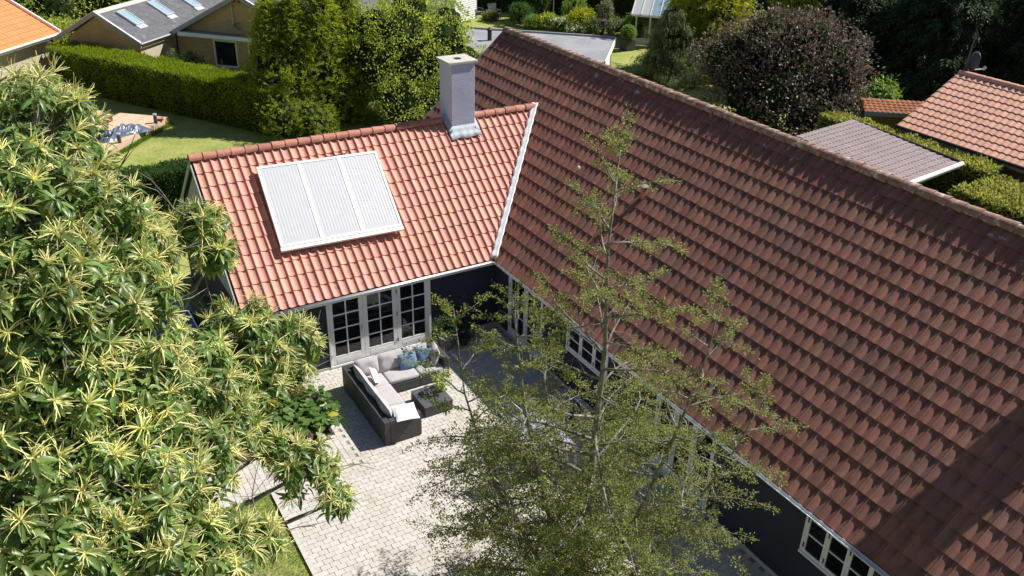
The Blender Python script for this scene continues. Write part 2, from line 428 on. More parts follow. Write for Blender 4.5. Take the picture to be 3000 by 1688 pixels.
def crown_points(ells, ncl, rng, lo=0.75, hi=1.05, zmin=-0.6):
    """clump centres and outward normals on a set of ellipsoids (cx,cy,cz,rx,ry,rz)"""
    ells = np.array(ells, float)
    ar = (ells[:, 3] * ells[:, 4] + ells[:, 3] * ells[:, 5] + ells[:, 4] * ells[:, 5]); ar /= ar.sum()
    C, Nn = [], []
    for e, a in zip(ells, ar):
        n = max(3, int(ncl * a)); d = rand_dirs(n * 3, rng); d = d[d[:, 2] > zmin][:n]
        r = rng.uniform(lo, hi, (len(d), 1))
        p = e[:3] + d * e[3:6] * r
        C.append(p); Nn.append(unit(d / e[3:6]))
    C = np.concatenate(C); Nn = np.concatenate(Nn)
    keep = np.ones(len(C), bool)                      # drop clumps buried deep in a neighbouring lobe
    for e in ells:
        q = np.linalg.norm((C - e[:3]) / e[3:6], axis=1)
        keep &= q > 0.62
    return C[keep], Nn[keep]

def leafy(C, Nn, per, cs, ln, wd, rng, up=0.5, out=0.6, kind='diamond', k=7):
    n = len(C) * per
    c = np.repeat(C, per, 0); nn = np.repeat(Nn, per, 0)
    sc = np.repeat(rng.uniform(0.6, 1.4, (len(C), 1)), per, 0)
    off = rng.normal(size=(n, 3)) * cs * sc
    off -= nn * (off * nn).sum(1, keepdims=True) * 0.45
    P = c + off
    D = unit(nn * out + rng.normal(size=(n, 3)) * 0.6 + unit(off) * 0.4 + np.array([0, 0, up * 0.4]))
    Nr = unit(nn * 0.6 + np.array([0, 0, 0.6]) + rng.normal(size=(n, 3)) * 0.45)
    l = rng.uniform(0.7, 1.25, n) * ln
    if kind == 'spray': return spray_arrays(P, D, Nr, l, k, wd, rng)
    if kind == 'leaf': return leaf_arrays(P, D, Nr, l, wd * rng.uniform(0.8, 1.2, n))
    return diamond_arrays(P, D, Nr, l, wd * rng.uniform(0.8, 1.2, n))

def foliage_obj(name, VF, m, parent=None, kind='stuff'):
    return link(name, mesh_np(name, VF[0], VF[1], m), parent, kind=kind)

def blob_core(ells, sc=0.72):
    """dark solid mass, inner shade put into its colour, so that a crown is not see-through"""
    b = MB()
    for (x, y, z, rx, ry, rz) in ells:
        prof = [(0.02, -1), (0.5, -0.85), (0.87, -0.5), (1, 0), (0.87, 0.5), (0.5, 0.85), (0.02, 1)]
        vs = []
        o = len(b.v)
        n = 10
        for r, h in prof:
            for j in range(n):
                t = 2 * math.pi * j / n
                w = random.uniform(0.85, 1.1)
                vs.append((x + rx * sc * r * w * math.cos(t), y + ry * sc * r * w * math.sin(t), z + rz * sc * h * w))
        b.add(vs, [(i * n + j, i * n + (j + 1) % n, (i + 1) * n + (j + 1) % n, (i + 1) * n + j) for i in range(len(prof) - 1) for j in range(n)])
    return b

def bushy(name, label, catg, base, ells, m, ncl, per, cs, ln, wd, seed, kind='diamond', trunk=True, group=None, core=0.7, k=7, up=0.5, out=0.6, tr=0.09, lo=0.75, hi=1.05, zmin=-0.6, bark='bark_dark'):
    """a shrub or tree: trunk with limbs to every lobe, dark core painted as inner shade, leafy crown; ells are relative to the base"""
    rng = np.random.default_rng(seed); random.seed(seed)
    t = thing(name, label, catg, base, 0, group)
    if trunk:
        b = MB(); top = np.mean([e[:3] for e in ells], 0)
        h = max(0.3, top[2] * 0.55)
        b.tube([(0, 0, -0.05), (tr * 0.5, 0.02, h * 0.5), (top[0] * 0.3, top[1] * 0.3, h)], [tr, tr * 0.8, tr * 0.65], 7)
        for e in ells[:14]:
            b.tube([(top[0] * 0.3, top[1] * 0.3, h), ((e[0] + top[0] * 0.3) / 2, (e[1] + top[1] * 0.3) / 2, (e[2] + h) / 2 + 0.1), (e[0], e[1], e[2] + e[5] * 0.3)], [tr * 0.5, tr * 0.35, tr * 0.12], 5)
        b.build('trunk', M[bark], t)
    if core: blob_core(ells, core).build('shade_core', M['core'], t, kind='stuff')
    C, Nn = crown_points(ells, ncl, rng, lo, hi, zmin)
    foliage_obj('crown', leafy(C, Nn, per, cs, ln, wd, rng, up, out, kind, k), m, t)
    return t

def hedge(name, label, p0, p1, th, h, m, dens, ln, wd, seed, top_ln=None, kind='diamond', group=None, k=6):
    """clipped hedge between two ground points, th thick to the left of p0->p1"""
    rng = np.random.default_rng(seed)
    p0 = np.array(p0, float); p1 = np.array(p1, float); d = p1 - p0; L = np.linalg.norm(d); d /= L
    t = thing(name, label, 'hedge', (p0[0], p0[1], 0), math.atan2(d[1], d[0]), group)
    MB().box(0.12, L - 0.12, 0.12, th - 0.12, -0.02, h - 0.16).build('shade_core', M['core'], t, kind='stuff')  # solid dark box, painted as the shade between the hedge leaves
    parts = []
    def face(n, P, nn):
        n3 = np.tile(np.array(nn, float), (n, 1))
        bulge = 0.05 * np.sin(P[:, 0:1] * 2.1 + P[:, 2:3] * 1.7) + 0.04 * np.sin(P[:, 0:1] * 5.3 + P[:, 1:2] * 4)
        P = P + n3 * (bulge + rng.normal(size=(n, 1)) * 0.05)
        tp = nn[2] > 0.5
        D = unit(n3 * (0.9 if tp else 0.55) + rng.normal(size=(n, 3)) * 0.5 + np.array([0, 0, 0.35]))
        Nr = unit(n3 * 0.5 + np.array([0, 0, 0.5]) + rng.normal(size=(n, 3)) * 0.5)
        l = rng.uniform(0.7, 1.3, n) * (top_ln if (tp and top_ln) else ln)
        parts.append(spray_arrays(P, D, Nr, l, k, wd, rng) if kind == 'spray' else diamond_arrays(P, D, Nr, l, wd * rng.uniform(.8, 1.2, n)))
    U = lambda n: rng.uniform(size=n)
    n = int(dens * L * h)
    face(n, np.stack([U(n) * L, np.full(n, 0.06), U(n) * h], 1), (0, -1, 0))
    face(n // 2, np.stack([U(n // 2) * L, np.full(n // 2, th - 0.06), U(n // 2) * h], 1), (0, 1, 0))
    n = int(dens * L * th * 1.2); face(n, np.stack([U(n) * L, U(n) * th, np.full(n, h - 0.08)], 1), (0, 0, 1))
    n = int(dens * th * h)
    face(n, np.stack([np.full(n, 0.06), U(n) * th, U(n) * h], 1), (-1, 0, 0)); face(n, np.stack([np.full(n, L - 0.06), U(n) * th, U(n) * h], 1), (1, 0, 0))
    foliage_obj('foliage', cat(parts), m, t)
    return t

# ------------------------------------------------------------------ ground and patio
g = MB(); g.box(-160, 240, -120, 260, -1.0, -0.03)
tag(g.build('lawn', M['lawn']), kind='structure')
patio = MB().box(-8.62, 0.0, -17.5, 0.0, -0.02, 0.0).box(-12.5, -8.62, -4.35, -2.75, -0.02, 0.0).build('patio', M['joint'])
tag(patio, kind='structure')
PW, PD = 0.2145, 0.1475
def paver_mesh(w, d):
    b = MB(); c = 0.016; h = 0.018; t = 0.0035
    x, y = w / 2 - 0.003, d / 2 - 0.003
    def ring(x, y, c, z): return [(-x + c, -y, z), (x - c, -y, z), (x, -y + c, z), (x, y - c, z), (x - c, y, z), (-x + c, y, z), (-x, y - c, z), (-x, -y + c, z)]
    vs = ring(x, y, c, 0.001) + ring(x, y, c, h - t) + ring(x - t, y - t, c * 0.8, h)
    fs = [(8 * k + j, 8 * k + (j + 1) % 8, 8 * k + 8 + (j + 1) % 8, 8 * k + 8 + j) for k in range(2) for j in range(8)] + [tuple(range(16, 24))]
    return b.add(vs, fs)
pm = paver_mesh(PW, PD); pm_me = pm.mesh('paver', M['paver'])
pm2_me = paver_mesh(PD, PW).mesh('paver', M['paver']); pm3_me = paver_mesh(PW / 2, PD).mesh('paver', M['paver']); PMS = (pm_me, pm2_me, pm3_me)
spots = []
row = 0; y = -0.09
while y > -14.0:
    x = -8.50 + (0.5 if row % 2 else 0.0) * PW
    if row % 2 and y < -4.42: spots.append((-8.553, y, 2))
    while x < -0.1:
        if not (x < -6.42 and y > -4.42): spots.append((x, y, 0))
        x += PW
    y -= PD; row += 1
colm = 0; x = -6.42 - PD / 2
while x > -12.4:
    y = -4.30 + (0.5 if colm % 2 else 0.0) * PW
    while y < -0.1:
        if (x > -6.5 or y < -3.03) and (x > -8.6 or -4.35 < y < -2.75): spots.append((x, y, 1))
        y += PW
    x -= PD; colm += 1
spots = [s for s in spots if in_view((s[0], s[1], 0), 90)]
def paver_T(s):
    rr = random.Random(hash((round(s[0], 3), round(s[1], 3))))
    return Matrix.Translation((s[0] + rr.uniform(-.003, .003), s[1] + rr.uniform(-.003, .003), rr.uniform(-0.001, 0.0015))) @ Euler((rr.uniform(-.004, .004), rr.uniform(-.004, .004), rr.uniform(-.015, .015))).to_matrix().to_4x4()
def near_key(s):
    q = project((s[0], s[1], 0)); hid = q[0] < 850 or q[0] > 1420 or q[1] > 1690 or (q[0] > 1180 and q[1] > 1430)
    return (Vector((s[0], s[1], 0)) - CPOS).length + (100 if hid else 0)
spots.sort(key=near_key)
for s in spots[:298]: link('paver', PMS[s[2]], patio, paver_T(s))
def bake(me, Ts):
    n = len(me.vertices); V = np.empty(n * 3, np.float32); me.vertices.foreach_get('co', V); V = V.reshape(-1, 3)
    tri = np.empty(len(me.loop_triangles) * 3, np.int32) if False else None
    quads = [list(p.vertices) for p in me.polygons]
    F = []
    for q in quads:
        for i in range(1, len(q) - 1): F.append((q[0], q[i], q[i + 1]))
    F = np.array(F, np.int32)
    A = np.array([[list(r) for r in T] for T in Ts], np.float32)
    W = np.einsum('kij,nj->kni', A[:, :3, :3], V) + A[:, None, :3, 3]
    FF = F[None] + (np.arange(len(Ts)) * n)[:, None, None]
    return W.reshape(-1, 3), FF.reshape(-1, 3)
rest = spots[298:]
VF = cat([bake(PMS[q], [paver_T(s) for s in rest if s[2] == q]) for q in (0, 1, 2) if any(s[2] == q for s in rest)])
link('paver', mesh_np('paver', VF[0], VF[1], M['paver']), patio, kind='stuff')
kst = MB().box(-0.055, 0.055, -0.245, 0.245, 0.0, 0.03).mesh('kerb_stone', M['kerb'])
y = -4.65
while y > -9.5:
    link('kerb_stone', kst, patio, Matrix.Translation((-8.66, y, 0.0))); y -= 0.5
# grass blades along the lawn beside the patio
rng = np.random.default_rng(3)
n = 26000
P = np.stack([rng.uniform(-11.5, -8.73, n), rng.uniform(-9.6, -4.45, n), np.full(n, -0.03)], 1)
D = unit(rng.normal(size=(n, 3)) * 0.35 + np.array([0, 0, 1.0]))
tag(foliage_obj('grass', diamond_arrays(P, D, unit(rng.normal(size=(n, 3))), rng.uniform(.035, .075, n), .010), M['blade']), kind='stuff')
n = 9000                                               # ragged tufts along the deck and the hedge foot
e = np.array([-0.656, -0.754]); tt = rng.uniform(0, 7.5, n)
P = np.stack([-4.78 + e[0] * tt + rng.normal(size=n) * .06 + 0.08, 25.85 + e[1] * tt - np.abs(rng.normal(size=n)) * .12 , np.full(n, -0.03)], 1)
tag(foliage_obj('grass', diamond_arrays(P, unit(rng.normal(size=(n, 3)) * 0.4 + np.array([0, 0, 1.0])), unit(rng.normal(size=(n, 3))), rng.uniform(.06, .2, n), .02), M['blade']), kind='stuff')
MB().box(-9.9, -6.55, -2.95, -0.12, -0.02, 0.02).build('soil_bed', M['soil'])['kind'] = 'structure'

# a few blown leaves and bits of moss on the paving
n = 420
P = np.concatenate([np.stack([-6.5 + np.abs(rng.normal(size=n // 2)) * .9, rng.uniform(-4.2, -.4, n // 2)], 1), np.stack([rng.uniform(-8.5, -.3, n // 2), rng.uniform(-10, -.1, n // 2)], 1)])
P = np.concatenate([P, np.full((n, 1), .024)], 1); D = unit(np.concatenate([rng.normal(size=(n, 2)), np.full((n, 1), .12)], 1))
tag(foliage_obj('fallen_leaves', leaf_arrays(P, D, np.tile([[0, 0, 1.0]], (n, 1)), rng.uniform(.02, .06, n), rng.uniform(.01, .025, n)), mat('dry_leaf', (.22, .16, .06), .9, .3, 3, isl=.6, hue=.05)), kind='stuff')

# ------------------------------------------------------------------ roof tiles
def tile_geo(w, L, prof, step, nu, nv, lap, thick):
    b = MB(); P = []
    for i in range(nu + 1):
        u = i / nu; col = []
        for j in range(nv + 1):
            v = j / nv; z = prof(u) - step(u) * v
            col.append((u * w, v * L if j < nv else L + lap, z if j < nv else prof(u) - step(u) * (1 + lap / L)))
        P.append(col)
    b.grid(P)
    lip = [[(i / nu * w, 0, prof(i / nu)), (i / nu * w, 0.006, prof(i / nu) - thick(i / nu))] for i in range(nu + 1)]
    b.grid([[q[1], q[0]] for q in lip])
    return b
def crest(u): return min(1.0, 2 * min(u, 1 - u))            # 0 at the roll between two tiles, 1 in the pan
def pan(u): return math.exp(-(abs(u - 0.53) / 0.19) ** 1.8)
def prof_m(u): return 0.028 * (1 - pan(u)) + 0.010 * max(0, 1 - crest(u) / 0.12)
def step_m(u): return 0.004 + 0.014 * min(1, crest(u) / 0.12) + 0.032 * pan(u)
TM = tile_geo(0.2777, 0.457, prof_m, step_m, 16, 3, 0.05, lambda u: step_m(u) + 0.006)
def prof_w(u):
    if u < 0.80: return 0.034 * (2 * u / 0.80 - 1) ** 2
    return 0.034 + 0.036 * math.sin(math.pi * (u - 0.80) / 0.20) ** 0.8
TW = tile_geo(0.2565, 0.46, prof_w, lambda u: 0.030, 20, 2, 0.05, lambda u: 0.036)

# ------------------------------------------------------------------ main house
XR, ZRT, YF = 5.42, 7.19, 8.87
tm = (ZRT - 2.42) / (XR + 0.12); am = math.atan(tm); cm, sm = math.cos(am), math.sin(am)
XL, YL, ZLT = -7.95, 3.84, 5.70
tw = (ZLT - 2.42) / (YL + 0.12); aw = math.atan(tw); cw, sw = math.cos(aw), math.sin(aw)
YN = -19.0
house = thing('house', 'long main house with red-brown tiled roof and dark blue-grey walls along the patio', 'house', (0, 0, 0))
# wall towards the patio with its openings (y0, y1, z0, z1)
ops = [(-2.75, -0.77, 0.08, 2.24), (-5.95, -3.97, 1.28, 2.24), (-10.08, -7.95, 0.08, 2.24), (-14.45, -12.76, 1.14, 2.30)]
wl = MB(); yp = 0.0
for (a, b_, z0, z1) in ops:
    wl.box(0, 0.3, b_, yp, 0, 2.40)
    if z0 > 0.05: wl.box(0, 0.3, a, b_, 0, z0)
    wl.box(0, 0.3, a, b_, z1, 2.40); yp = a
wl.box(0, 0.3, YN, yp, 0, 2.40)
wl.box(0, 0.3, 0.3, YF - 0.3, 0, 2.40).box(10.6, 10.9, YN, YF - 0.3, 0, 2.40)
for yy in (YN, YF - 0.6):
    wl.prism([(0.3, yy, 0), (10.6, yy, 0), (10.6, yy, 2.5), (XR, yy, 2.5 + (XR - 0.3) * tm - 0.25), (0.3, yy, 2.5)], (0, 0.3, 0))
wl.build('wall', M['dark_wall'], house)
MB().box(0.3, 10.6, YN + .3, YF - .7, 0.02, 0.08).build('floor', M['wood_floor'], house)
MB().box(2.8, 2.9, YN + .4, YF - .7, 0.08, 2.5).box(0.3, 10.6, YN + .3, YF - .7, 2.46, 2.52).build('inner_wall', M['room'], house)
box_obj('plinth', (-0.02, 0.0, YN, -0.01, 0, 0.12), M['concrete'], house)
roof = MB()
roof.prism([(-0.10, YN, 2.28), (-0.10, YN, 2.32), (XR, YN, ZRT - 0.12), (10.94, YN, 2.32), (10.94, YN, 2.26), (XR, YN, ZRT - 0.22)], (0, YF - YN, 0))
roof = roof.build('roof', M['under'], house)
# tiles
def main_T(k, r):
    y0 = 8.85 - 0.2777 * k; s = r * 0.457 - 0.02
    o = Vector((-0.12 + s * cm, y0, 2.42 + s * sm))
    rr = random.Random(k * 131 + r)
    F = frame_mat(o, (0, -1, 0), (cm, 0, sm), (-sm, 0, cm))
    return F @ Matrix.Translation((0, rr.gauss(0, .003), rr.gauss(0, .001))) @ Euler((rr.gauss(0, .004), rr.gauss(0, .004), rr.gauss(0, .004))).to_matrix().to_4x4()
mt = []
for k in range(98):
    for r in range(16):
        y0 = 8.85 - 0.2777 * k - 0.139; s = (r + 0.5) * 0.457
        z = 2.42 + s * sm; x = -0.12 + s * cm
        # the wing roof lies over the lower rows behind the valley
        if 0.25 < y0 < 7.7 and z + 0.45 < 2.42 + tw * (min(y0, 2 * YL - y0) + 0.12): continue
        mt.append((k, r, Vector((x, y0, z))))
def tkey(t):
    q = project(t[2]); v = q and -10 < q[0] < 3010 and -10 < q[1] < 1698
    return (t[2] - CPOS).length + (0 if v else 100) + (60 if (q and q[0] < 2050 and q[1] > 900) else 0)
mt.sort(key=tkey)
me_m = TM.mesh('tile', M['tile_red'], True); me_t = TM.mesh('tile', M['tile_red_top'], True)
for k, r, c in mt[:297]: link('tile', me_t if r >= 14 else me_m, roof, main_T(k, r))
for sel, me_ in ((lambda r: r < 14, me_m), (lambda r: r >= 14, me_t)):
    VF = bake(me_, [main_T(k, r) for k, r, c in mt[297:] if sel(r)])
    link('tile', mesh_np('tile', VF[0], VF[1], me_.materials[0], True), roof, kind='stuff')
def ridge_tile(L, r0, r1, h):
    b = MB(); P = []
    for i in range(9):
        t = math.pi * (i / 8 * 1.16 - 0.08)
        P.append([(0, math.cos(t) * r0, math.sin(t) * h), (0.03, math.cos(t) * r0 * 1.0, math.sin(t) * h), (L + 0.03, math.cos(t) * r1, math.sin(t) * h * r1 / r0)])
    b.grid(P)
    Q = [[(p[0][0], p[0][1], p[0][2]), (p[0][0] + 0.002, p[0][1] * 0.8, p[0][2] * 0.8)] for p in P]
    b.grid([[q[1], q[0]] for q in Q][::-1])
    return b
rm = ridge_tile(0.40, 0.165, 0.135, 0.155).mesh('ridge_tile', M['ridge_grey'], True)
y = YF + 0.03; i = 0
while y > YN:
    rr = random.Random(i); i += 1
    link('ridge_tile', rm, roof, frame_mat((XR, y - 0.40, ZRT - 0.045 + rr.uniform(-.006, .006)), (0, 1, 0), (-1, 0, 0), (0, 0, 1)) @ Euler((0, rr.uniform(-.015, .015), rr.uniform(-.02, .02))).to_matrix().to_4x4())
    y -= 0.40
# verge tiles at the far gable, gutter and fascia
MB().prism([(-0.12, YF - .02, 2.36), (-0.12, YF - .02, 2.47), (XR, YF - .02, ZRT + .05), (XR, YF - .02, ZRT - .08)], (0, .05, 0)).build('verge_board', M['barge'], house)
MB().box(-0.135, -0.105, YN, -0.14, 2.25, 2.36).build('fascia', M['white'], house)
def gutter(parent, a, b_, r=0.055, m='zinc'):
    a = Vector(a); b_ = Vector(b_); d = (b_ - a).normalized(); s = d.cross(Vector((0, 0, 1))); g_ = MB(); P = []
    for i in range(9):
        t = math.pi * i / 8
        P.append([tuple(a + s * math.cos(t) * r - Vector((0, 0, 1)) * math.sin(t) * r), tuple(b_ + s * math.cos(t) * r - Vector((0, 0, 1)) * math.sin(t) * r)])
    g_.grid(P); o = g_.build('gutter', M[m], parent, smooth=True)
    so = o.modifiers.new('t', 'SOLIDIFY'); so.thickness = 0.008
    return o
gutter(house, (-0.205, -0.205, 2.405), (-0.205, YN, 2.40))
# windows and doors: local x along the wall, z up, outside is -y
def glazed(name, parent, mw, w, h, cols, bars, stile, top, bottom, mun, m='door_white', handle=False, hinges=(), dep=0.05, glass='glass'):
    b = MB()
    b.box(0, stile, 0, dep, 0, h).box(w - stile, w, 0, dep, 0, h)
    b.box(stile, w - stile, 0, dep, 0, bottom).box(stile, w - stile, 0, dep, h - top, h)
    gw = w - 2 * stile; gz0, gz1 = bottom, h - top
    zs = [gz0] + [gz0 + (gz1 - gz0) * f for f in bars] + [gz1]
    for i in range(1, cols):
        b.box(stile + gw * i / cols - mun / 2, stile + gw * i / cols + mun / 2, 0.004, dep - 0.004, gz0, gz1)
    for z in zs[1:-1]: b.box(stile, w - stile, 0.007, dep - 0.007, z - mun / 2, z + mun / 2)
    if bottom > 0.2: b.box(stile + .03, w - stile - .03, -0.006, 0.001, 0.06, bottom - 0.09)
    o = b.build(name, M[m], parent, mw=mw)
    for i in range(cols):
        for j in range(len(zs) - 1):
            x0 = stile + gw * i / cols + 0.002; x1 = stile + gw * (i + 1) / cols - 0.002
            MB().box(x0, x1, dep * 0.45, dep * 0.45 + 0.006, zs[j] + .002, zs[j + 1] - .002).build('pane', M[glass], o)
    if handle:
        hb = MB().box(w - stile * .75, w - stile * .45, -0.012, 0, h * .40, h * .55).tube([(w - stile * .6, -0.012, h * .5), (w - stile * .6, -0.05, h * .5), (w - stile * .6, -0.055, h * .40)], 0.012, 6)
        hb.build('handle', M['zinc'], o)
    for (hx, hz) in hinges: MB().tube([(hx, -0.012, hz - .06), (hx, -0.012, hz + .06)], 0.013, 6).build('hinge', M['black'], o)
    return o
def west(y, z): return frame_mat((0.03, y, z), (0, -1, 0), (1, 0, 0), (0, 0, 1))
def surround(parent, mw, w, h, t=0.055, d=0.10, bot=True):
    b = MB().box(-t, 0, -0.015, d, 0, h).box(w, w + t, -0.015, d, 0, h).box(-t, w + t, -0.018, d, h, h + t)
    if bot: b.box(-t, w + t, -0.035, d, -t, 0)
    b.build('door_frame' if h > 1.5 else 'window_frame', M['door_white'], parent, mw=mw)
MWA = west(-0.825, 0.13); surround(house, MWA, 1.87, 2.055)
for i in range(2): glazed('door', house, MWA @ Matrix.Translation((i * 0.937, 0, 0)), 0.93, 2.05, 2, (.33, .66), 0.10, 0.09, 0.22, 0.032, hinges=((0.02, 1.7), (0.02, 0.3)))
MWB = west(-4.025, 1.33); surround(house, MWB, 1.87, 0.855)
for i in range(3): glazed('window', house, MWB @ Matrix.Translation((i * 0.625, 0, 0)), 0.62, 0.85, 1, (.42, .84), 0.065, 0.05, 0.06, 0.032, hinges=((0.02, .7), (0.02, .15)))
MWD = west(-8.005, 0.13); surround(house, MWD, 2.02, 2.055)
for i in range(3): glazed('door', house, MWD @ Matrix.Translation((i * 0.675, 0, 0)), 0.67, 2.05, 1, (.25, .5, .75), 0.085, 0.09, 0.3, 0.032, hinges=((0.02, 1.7), (0.02, 0.3)))
MWC = west(-12.815, 1.195); surround(house, MWC, 1.58, 1.05)
for i in range(3): glazed('window', house, MWC @ Matrix.Translation((i * 0.528, 0, 0)), 0.522, 1.045, 1, (.46, .88), 0.06, 0.045, 0.06, 0.032, hinges=((0.02, .85), (0.02, .18)))
# roof vent, small terminal, second chimney on the ridge
def on_main(x, y, up=0.0):
    return Vector((x, y, 2.42 + (x + 0.12) * tm)) + Vector((-sm, 0, cm)) * up
v = on_main(2.93, -3.23)
b = MB().box(v.x - .06, v.x + .06, v.y - .06, v.y + .06, v.z - .2, v.z + .25)
vent = b.build('roof_vent', M['terracotta'], house)
c_ = .12
MB().box(v.x - c_, v.x + c_, v.y - c_, v.y + c_, v.z + .31, v.z + .33).add([(v.x - c_, v.y - c_, v.z + .331), (v.x + c_, v.y - c_, v.z + .331), (v.x + c_, v.y + c_, v.z + .331), (v.x - c_, v.y + c_, v.z + .331), (v.x, v.y, v.z + .38)], [(0, 1, 4), (1, 2, 4), (2, 3, 4), (3, 0, 4)]).box(v.x - .055, v.x - .035, v.y - .055, v.y + .055, v.z + .25, v.z + .31).box(v.x + .035, v.x + .055, v.y - .055, v.y + .055, v.z + .25, v.z + .31).build('vent_cap', M['pot'], vent)
v = on_main(2.75, -0.29)
MB().tube([v - Vector((0, 0, .05)), v + Vector((0, 0, .10)), v + Vector((-.05, 0.02, .13))], 0.03, 8).build('pipe_terminal', M['white'], house)
ch2 = MB().box(XR - .45, XR + .45, -16.05, -15.12, 6.3, 8.85).build('chimney', M['chimney'], house)
MB().box(XR - .52, XR + .52, -16.12, -15.05, 8.85, 8.93).build('chimney_cap', M['concrete'], ch2)

# ------------------------------------------------------------------ wing with the orange roof
wing = thing('house', 'house wing with orange clay tile roof, white glazed doors and a tall blue-grey chimney', 'house wing', (-4, 0, 0))
WO = Matrix.Translation((4, 0, 0))                    # parts below are written in world coordinates
def wlink(o): o.matrix_basis = WO @ o.matrix_basis; return o
DX = [-5.50, -4.447, -3.394, -2.34]
b = MB().box(-7.8, DX[0] - .03, 0, 0.3, 0, 2.40).box(DX[3] + .03, -0.001, 0, 0.3, 0, 2.40).box(DX[0] - .03, DX[3] + .03, 0, .3, 2.27, 2.40).box(DX[0] - .03, DX[3] + .03, 0.0, .3, 0, 0.06)
b.box(-7.8, -7.5, 0.3, 7.38, 0, 2.40).box(-7.8, -0.001, 7.38, 7.68, 0, 2.40)
b.prism([(-7.8, 0.3, 2.4), (-7.8, 7.38, 2.4), (-7.8, YL, 2.4 + (YL - .3) * tw - .05)], (0.3, 0, 0))
wlink(b.build('wall', M['dark_wall'], wing))
wlink(MB().box(-7.5, -0.01, .3, 7.38, 0.02, .085).build('floor', M['wood_floor'], wing))
wlink(MB().box(-7.5, -0.01, 4.6, 4.7, .085, 2.45).box(-7.5, -.01, .3, 7.38, 2.42, 2.48).build('inner_wall', M['room'], wing))
wlink(box_obj('plinth', (-7.8, -0.02, -0.02, 0.0, 0, 0.10), M['concrete'], wing))
XV = -0.12 + (ZLT - 2.42) / tm                         # where the wing ridge meets the main roof
wr = MB()
def wplane(p, q): pass
e0, e1 = -0.10, 2 * YL + 0.10
wr.prism([(XL + .03, e0, 2.28), (XL + .03, e0, 2.36), (XL + .03, YL, ZLT - .09), (XL + .03, e1, 2.36), (XL + .03, e1, 2.28), (XL + .03, YL, ZLT - .19)], (7.85, 0, 0))
# tongue that runs up to the valley
for s_, yy in ((0, e0), (1, e1)):
    wr.add([(-0.10, yy, 2.36), (XV, YL, ZLT - .09), (-0.10, YL, ZLT - .09)], [(0, 1, 2) if s_ == 0 else (0, 2, 1)])
wroof = wlink(wr.build('roof', M['under'], wing))
def wing_T(k, r):
    x0 = -7.864 + 0.2565 * k; s = r * 0.46 + 0.03
    rr = random.Random(k * 57 + r * 3 + 1)
    return frame_mat((x0, -0.12 + s * cw, 2.415 + s * sw - 0.02), (1, 0, 0), (0, cw, sw), (0, -sw, cw)) @ Matrix.Translation((0, rr.uniform(-.005, .005), rr.uniform(-.002, .002))) @ Euler((rr.uniform(-.006, .006), rr.uniform(-.008, .008), rr.uniform(-.006, .006))).to_matrix().to_4x4()
wt = []
for k in range(47):
    for r in range(11):
        xc = -7.864 + .2565 * (k + .5); s = (r + .5) * .46
        z = 2.42 + s * sw
        if z + 0.34 < 2.42 + (xc + .12) * tm: continue
        wt.append((k, r, Vector((xc, -.12 + s * cw, z))))
def wkey(t):
    q = project(t[2]); x, s = t[2].x, (t[2].y + .12) / cw
    hid = (-6.1 < x < -2.7 and 1.9 < s < 4.2) or (q[0] < 640 and q[1] > 650) or (q[0] < 850 and q[1] > 850)
    return (t[2] - CPOS).length + (60 if hid else 0)
wt.sort(key=wkey)
me_w = TW.mesh('tile', M['tile_orange'], True)
for k, r, c in wt[:298]: link('tile', me_w, wroof, wing_T(k, r))
if wt[298:]:
    VF = bake(me_w, [wing_T(k, r) for k, r, c in wt[298:]])
    link('tile', mesh_np('tile', VF[0], VF[1], M['tile_orange'], True), wroof, kind='stuff')
rm2 = ridge_tile(0.40, 0.150, 0.125, 0.14).mesh('ridge_tile', M['ridge_orange'], True)
x = XL + 0.0; i = 0
while x < XV - 0.15:
    if not (0.02 < x + .2 < 1.25):
        rr = random.Random(i + 500)
        link('ridge_tile', rm2, wroof, frame_mat((x, YL, ZLT - 0.02 + rr.uniform(-.006, .006)), (1, 0, 0), (0, 1, 0), (0, 0, 1)) @ Euler((0, rr.uniform(-.02, .02), rr.uniform(-.02, .02))).to_matrix().to_4x4())
    x += 0.40; i += 1
# gable: boards and barge board
for i in range(27):
    z = 2.4 + i * 0.115; y0 = 0.3 + (z - 2.4) / tw; y1 = 2 * YL - y0
    if y1 - y0 < 0.2: break
    wlink(MB().prism([(-7.802, y0, z), (-7.835, y0, z), (-7.812, y0, z + .125), (-7.802, y0, z + .125)], (0, y1 - y0, 0)).build('board', M['cladding'], wing))
for sgn in (0, 1):
    f = (lambda y: y) if sgn == 0 else (lambda y: 2 * YL - y)
    wlink(MB().prism([(XL + .03, f(-.10), 2.22), (XL + .03, f(-.10), 2.39), (XL + .03, YL, ZLT - .06), (XL + .03, YL, ZLT - .25)], (-.03, 0, 0)).build('barge_board', M['cladding'], wing))
wlink(MB().box(XL + .05, -0.14, -0.135, -0.105, 2.25, 2.36).build('fascia', M['white'], wing))
go = gutter(wing, (XL + .03 + 4, -0.205, 2.405), (-0.205 + 4, -0.205, 2.405))
